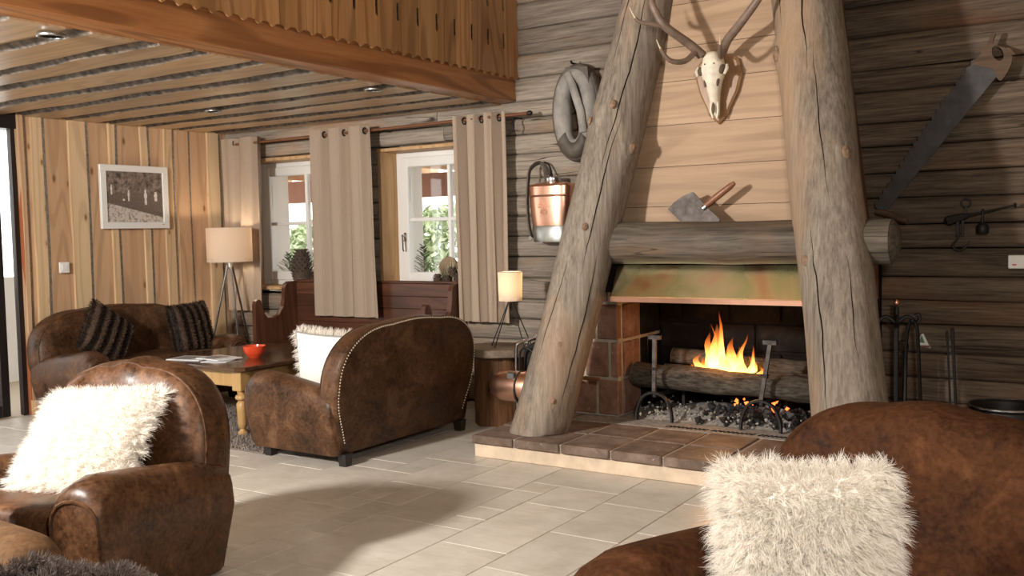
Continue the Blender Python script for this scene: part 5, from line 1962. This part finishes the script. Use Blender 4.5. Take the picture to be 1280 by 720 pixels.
fur('fur', P, Nn, .035, .0016, M['furthrow'], t, .4, .1, 20, 9)

# ================================================================== COFFEE TABLE, RUG, SMALL THINGS
t = thing('shag_rug', 'taupe shag pile rug under the coffee table', 'rug', (-5.65, 5.0, 0))
MB().box(-6.55, -4.72, 4.28, 5.85, .001, .012).build('backing', M['rugbase'], t, world=True)
g = np.random.default_rng(3)
n = 26000
P = np.stack([g.uniform(-6.55, -4.72, n), g.uniform(4.28, 5.85, n), np.full(n, .012)], 1) - np.array([-5.65, 5.0, 0])
vis = P[:, 1] < .35
P = P[vis]
fur('pile', P, np.tile([0, 0, 1.0], (len(P), 1)), .03, .0028, M['rug'], t, .55, .05, 0, 3)

t = thing('coffee_table', 'oak coffee table with turned legs and dark polished top', 'table', (-5.66, 5.1, 0))
x0, x1, y0, y1 = -6.26, -5.165, 4.50, 5.68
c = .05
poly = [(x0 + c, y0), (x1 - c, y0), (x1, y0 + c), (x1, y1 - c), (x1 - c, y1), (x0 + c, y1), (x0, y1 - c), (x0, y0 + c)]
ctr = ((x0 + x1) / 2, (y0 + y1) / 2)


def inset(s): return [(ctr[0] + (a - ctr[0]) * s, ctr[1] + (b - ctr[1]) * s) for a, b in poly]


MB().loft([[(a, b, .470) for a, b in inset(.985)], [(a, b, .476) for a, b in inset(1.0)], [(a, b, .495) for a, b in inset(1.0)], [(a, b, .502) for a, b in inset(.99)]]).build('table_top', M['tabletop'], t, world=True)
for a, b, c_, d_ in ((x0 + .10, x1 - .10, y0 + .075, y0 + .10), (x0 + .10, x1 - .10, y1 - .10, y1 - .075), (x0 + .075, x0 + .10, y0 + .10, y1 - .10), (x1 - .10, x1 - .075, y0 + .10, y1 - .10)):
    MB().box(a, b, c_, d_, .355, .469, .003).build('apron', M['oak'], t, world=True)
lp = [(.020, 0), (.034, .012), (.036, .035), (.022, .05), (.020, .06), (.030, .075), (.033, .10), (.036, .19), (.040, .235), (.030, .25), (.024, .258), (.043, .272), (.046, .285), (.040, .297), (.026, .305), (.030, .315), (.030, .33)]
for lx in (x0 + .09, x1 - .09):
    for ly in (y0 + .09, y1 - .09):
        MB().box(lx - .045, lx + .045, ly - .045, ly + .045, .33, .4695, .004).build('leg_block', M['oak'], t, world=True)
        MB().lathe(lp, (lx, ly, .0), 18).build('leg', M['oak'], t, smooth=True, world=True)
for i, (mx, my, rot_, z_, w_, h_) in enumerate(((-5.93, 4.72, .22, .5025, .30, .22), (-5.70, 4.78, -.12, .5095, .29, .21), (-5.62, 4.70, .40, .5025, .20, .14))):
    t = thing('magazine', ['open magazine with dark print, on the coffee table end far from sofa', 'pale magazine lying uppermost on the coffee table', 'small white leaflet at the table corner below the magazines'][i], 'magazine', (mx, my, z_), rot_, 'magazines on the coffee table')
    hgt = .006 if i != 2 else .003
    for k in range(3 if i != 2 else 1):
        MB().box(-w_ / 2 + k * .003, w_ / 2 - k * .002, -h_ / 2, h_ / 2 - k * .002, k * .002, k * .002 + (.0018 if i != 2 else hgt)).build('page', M['paper'], t)
    if i != 2:
        MB().box(-w_ / 2 + .03, w_ / 2 - .10, -h_ / 2 + .025, h_ / 2 - .03, hgt - .0002, hgt + .0005).build('cover_print', M['paper_dark'], t)
t = thing('red_bowl', 'glossy red ceramic bowl on the coffee table', 'bowl', (-5.53, 4.97, .502))
MB().lathe([(.03, 0), (.042, 0), (.045, .006), (.062, .02), (.078, .045), (.085, .08), (.087, .088), (.082, .088), (.076, .06), (.06, .028), (.03, .014), (.004, .012)], (0, 0, 0), 28).build('bowl', M['red'], t, smooth=True)

# ================================================================== LAMPS
def bulb_light(name, loc, w, r=.03, col=(1, .80, .58)):
    d_ = bpy.data.lights.new(name, 'POINT')
    d_.energy = w
    d_.color = col
    d_.shadow_soft_size = r
    o_ = bpy.data.objects.new(name, d_)
    COL.objects.link(o_)
    o_.location = loc


t = thing('floor_lamp', 'tripod floor lamp with beige drum shade in the corner', 'lamp', (-7.05, 6.08, 0))
LX, LY = -7.05, 6.08
R_, za, zb_ = .205, 1.175, 1.49
MB().loft([[(LX + R_ * math.cos(a), LY + R_ * math.sin(a), z) for a in [2 * PI * q / 40 for q in range(40)]] for z in (za, zb_)] + [[(LX + (R_ - .004) * math.cos(a), LY + (R_ - .004) * math.sin(a), z) for a in [2 * PI * q / 40 for q in range(40)]] for z in (zb_, za)], closed=True, cap0=False, cap1=False).build('lamp_shade', M['shade'], t, smooth=True, world=True, angle=60)
MB().lathe([(.02, 0), (.022, .05)], (LX, LY, 1.12), 10).build('socket', M['steel'], t, smooth=True, world=True)
MB().ellipsoid((LX, LY, 1.26), (.03, .03, .045), 12, 8).build('bulb', M['bulb'], t, smooth=True, world=True)
MB().obox((LX - R_, LY, za + .03), (LX + R_, LY, za + .03), .006, .006).obox((LX, LY - R_, za + .03), (LX, LY + R_, za + .03), .006, .006).build('spider', M['steel'], t, world=True)
for k, a in enumerate((-2.65, -.45, 1.6)):
    MB().tube([(LX + .02 * math.cos(a), LY + .02 * math.sin(a), 1.16), (LX + .30 * math.cos(a), LY + .30 * math.sin(a), 0)], .010, 8).build('leg', M['steel'], t, smooth=True, world=True)
MB().lathe([(.028, 0), (.028, .03)], (LX, LY, 1.135), 12).build('hub', M['steel'], t, smooth=True, world=True)
bulb_light('floor_lamp_glow', (LX, LY, 1.40), 5.5)

t = thing('stump_table', 'wood stump side table with slab top by the log wall', 'side table', (-3.93, 5.86, 0))
rings = []
for k in range(12):
    z = .50 * k / 11
    rings.append([(-3.92 + (.19 + .03 * noise.noise(Vector((math.cos(a) * 2, math.sin(a) * 2, z * 3)))) * math.cos(a), 5.86 + (.19 + .03 * noise.noise(Vector((math.cos(a) * 2, math.sin(a) * 2, z * 3)))) * math.sin(a), z) for a in [2 * PI * q / 24 for q in range(24)]])
MB().loft(rings).build('stump', M['stump'], t, smooth=True, world=True)
rings = []
for z, s in ((.501, .93), (.51, .99), (.55, 1.0), (.562, .97)):
    rings.append([(-3.92 + s * (.285 + .03 * noise.noise(Vector((math.cos(a) * 2, math.sin(a) * 2, 7)))) * math.cos(a), 5.86 + s * (.265 + .03 * noise.noise(Vector((math.cos(a) * 2, math.sin(a) * 2, 7)))) * math.sin(a), z) for a in [2 * PI * q / 32 for q in range(32)]])
MB().loft(rings).build('slab_top', M['stumptop'], t, smooth=True, world=True, angle=50)

t = thing('table_lamp', 'small lit tripod table lamp with cream shade on the stump', 'lamp', (-3.84, 5.88, .562))
TX, TY = -3.845, 5.90
za, zb_ = .895, 1.108


def tr_ring(r, z): return [(TX + r * math.cos(a), TY + r * math.sin(a), z) for a in [2 * PI * q / 32 for q in range(32)]]


MB().loft([tr_ring(.086, za), tr_ring(.091, zb_), tr_ring(.088, zb_), tr_ring(.083, za)], closed=True).build('lamp_shade', M['shade2'], t, smooth=True, world=True, angle=60)
MB().tube([(p[0], p[1], zb_) for p in tr_ring(.090, zb_)], .002, 5, True).build('shade_rim', M['sawhandle'], t, world=True)
MB().ellipsoid((TX, TY, .985), (.018, .018, .03), 10, 6).build('bulb', M['bulb'], t, smooth=True, world=True)
MB().lathe([(.012, 0), (.012, .06)], (TX, TY, .905), 8).build('socket', M['iron'], t, world=True)
MB().obox((TX - .085, TY, .905), (TX + .085, TY, .905), .004, .004).obox((TX, TY - .085, .905), (TX, TY + .085, .905), .004, .004).build('spider', M['iron'], t, world=True)
for a in (-2.9, -1.9, -.35, .9):
    MB().tube([(TX + .008 * math.cos(a), TY + .008 * math.sin(a), .91), (TX + .155 * math.cos(a), TY + .155 * math.sin(a), .562)], .0042, 6).build('leg', M['iron'], t, world=True)
bulb_light('table_lamp_glow', (TX, TY, 1.03), 2.2, .02)

# ---- downlights
for k, (x, yv) in enumerate(((-4.42, 2.77), (-4.42, 5.12), (-6.1, 5.15))):
    t = thing('downlight', ['recessed ceiling downlight nearest the camera', 'recessed ceiling downlight near the gallery beam end', 'recessed ceiling downlight above the coffee table'][k], 'downlight', (x, yv, 2.39))
    ring = [(.062 * math.cos(a), .062 * math.sin(a), 0) for a in [2 * PI * q / 24 for q in range(24)]]
    MB().tube(ring, .009, 8, True, flat=.5).build('ring', M['zinc'], t, smooth=True)
    MB().lathe([(.052, .0), (.040, .012), (.02, .013)], (0, 0, .0), 18).build('lens', M['soot'], t, smooth=True)

# ---- framed photograph
t = thing('framed_photo', 'sepia photograph in white frame on the pine board wall', 'picture', (-7.5, 5.415, 1.775))
fx = .03
for a, b, c_, d_ in ((-.345, .345, -.278, -.222), (-.345, .345, .222, .278), (-.345, -.286, -.222, .222), (.286, .345, -.222, .222)):
    MB().box(0, fx, a, b, c_, d_, .003).build('frame', M['white'], t)
MB().box(.006, .016, -.287, .287, -.224, .224).build('print', M['photo'], t)
for i, (fy, fz, h, w_, dk) in enumerate(((-.235, .065, .09, .020, 0), (-.065, .015, .10, .022, 0), (.075, .015, .10, .03, 1), (.108, .005, .14, .034, 0), (.215, .01, .085, .04, 0))):
    mb = MB()
    for (oy, oz, sy, sz) in ((0, .84, .30, .13), (0, .56, .5, .24), (-.16, .18, .2, .22), (.18, .18, .2, .22)):
        mb.ellipsoid((.0163, fy + oy * w_, fz - h / 2 + oz * h), (.0006, w_ * sy, h * sz), 8, 6)
    mb.build('figure', M['figuredark'] if dk else M['figure'], t)
MB().box(.0160, .0166, .215, .245, -.0, .022).build('print_patch', M['figuredark'], t)
MB().ellipsoid((.0163, -.115, -.025), (.0006, .012, .010), 10, 6).build('print_ball', M['figure'], t)
MB().box(fx - .001, fx + .0006, .262, .288, -.245, -.241).build('signature_mark', M['figuredark'], t)
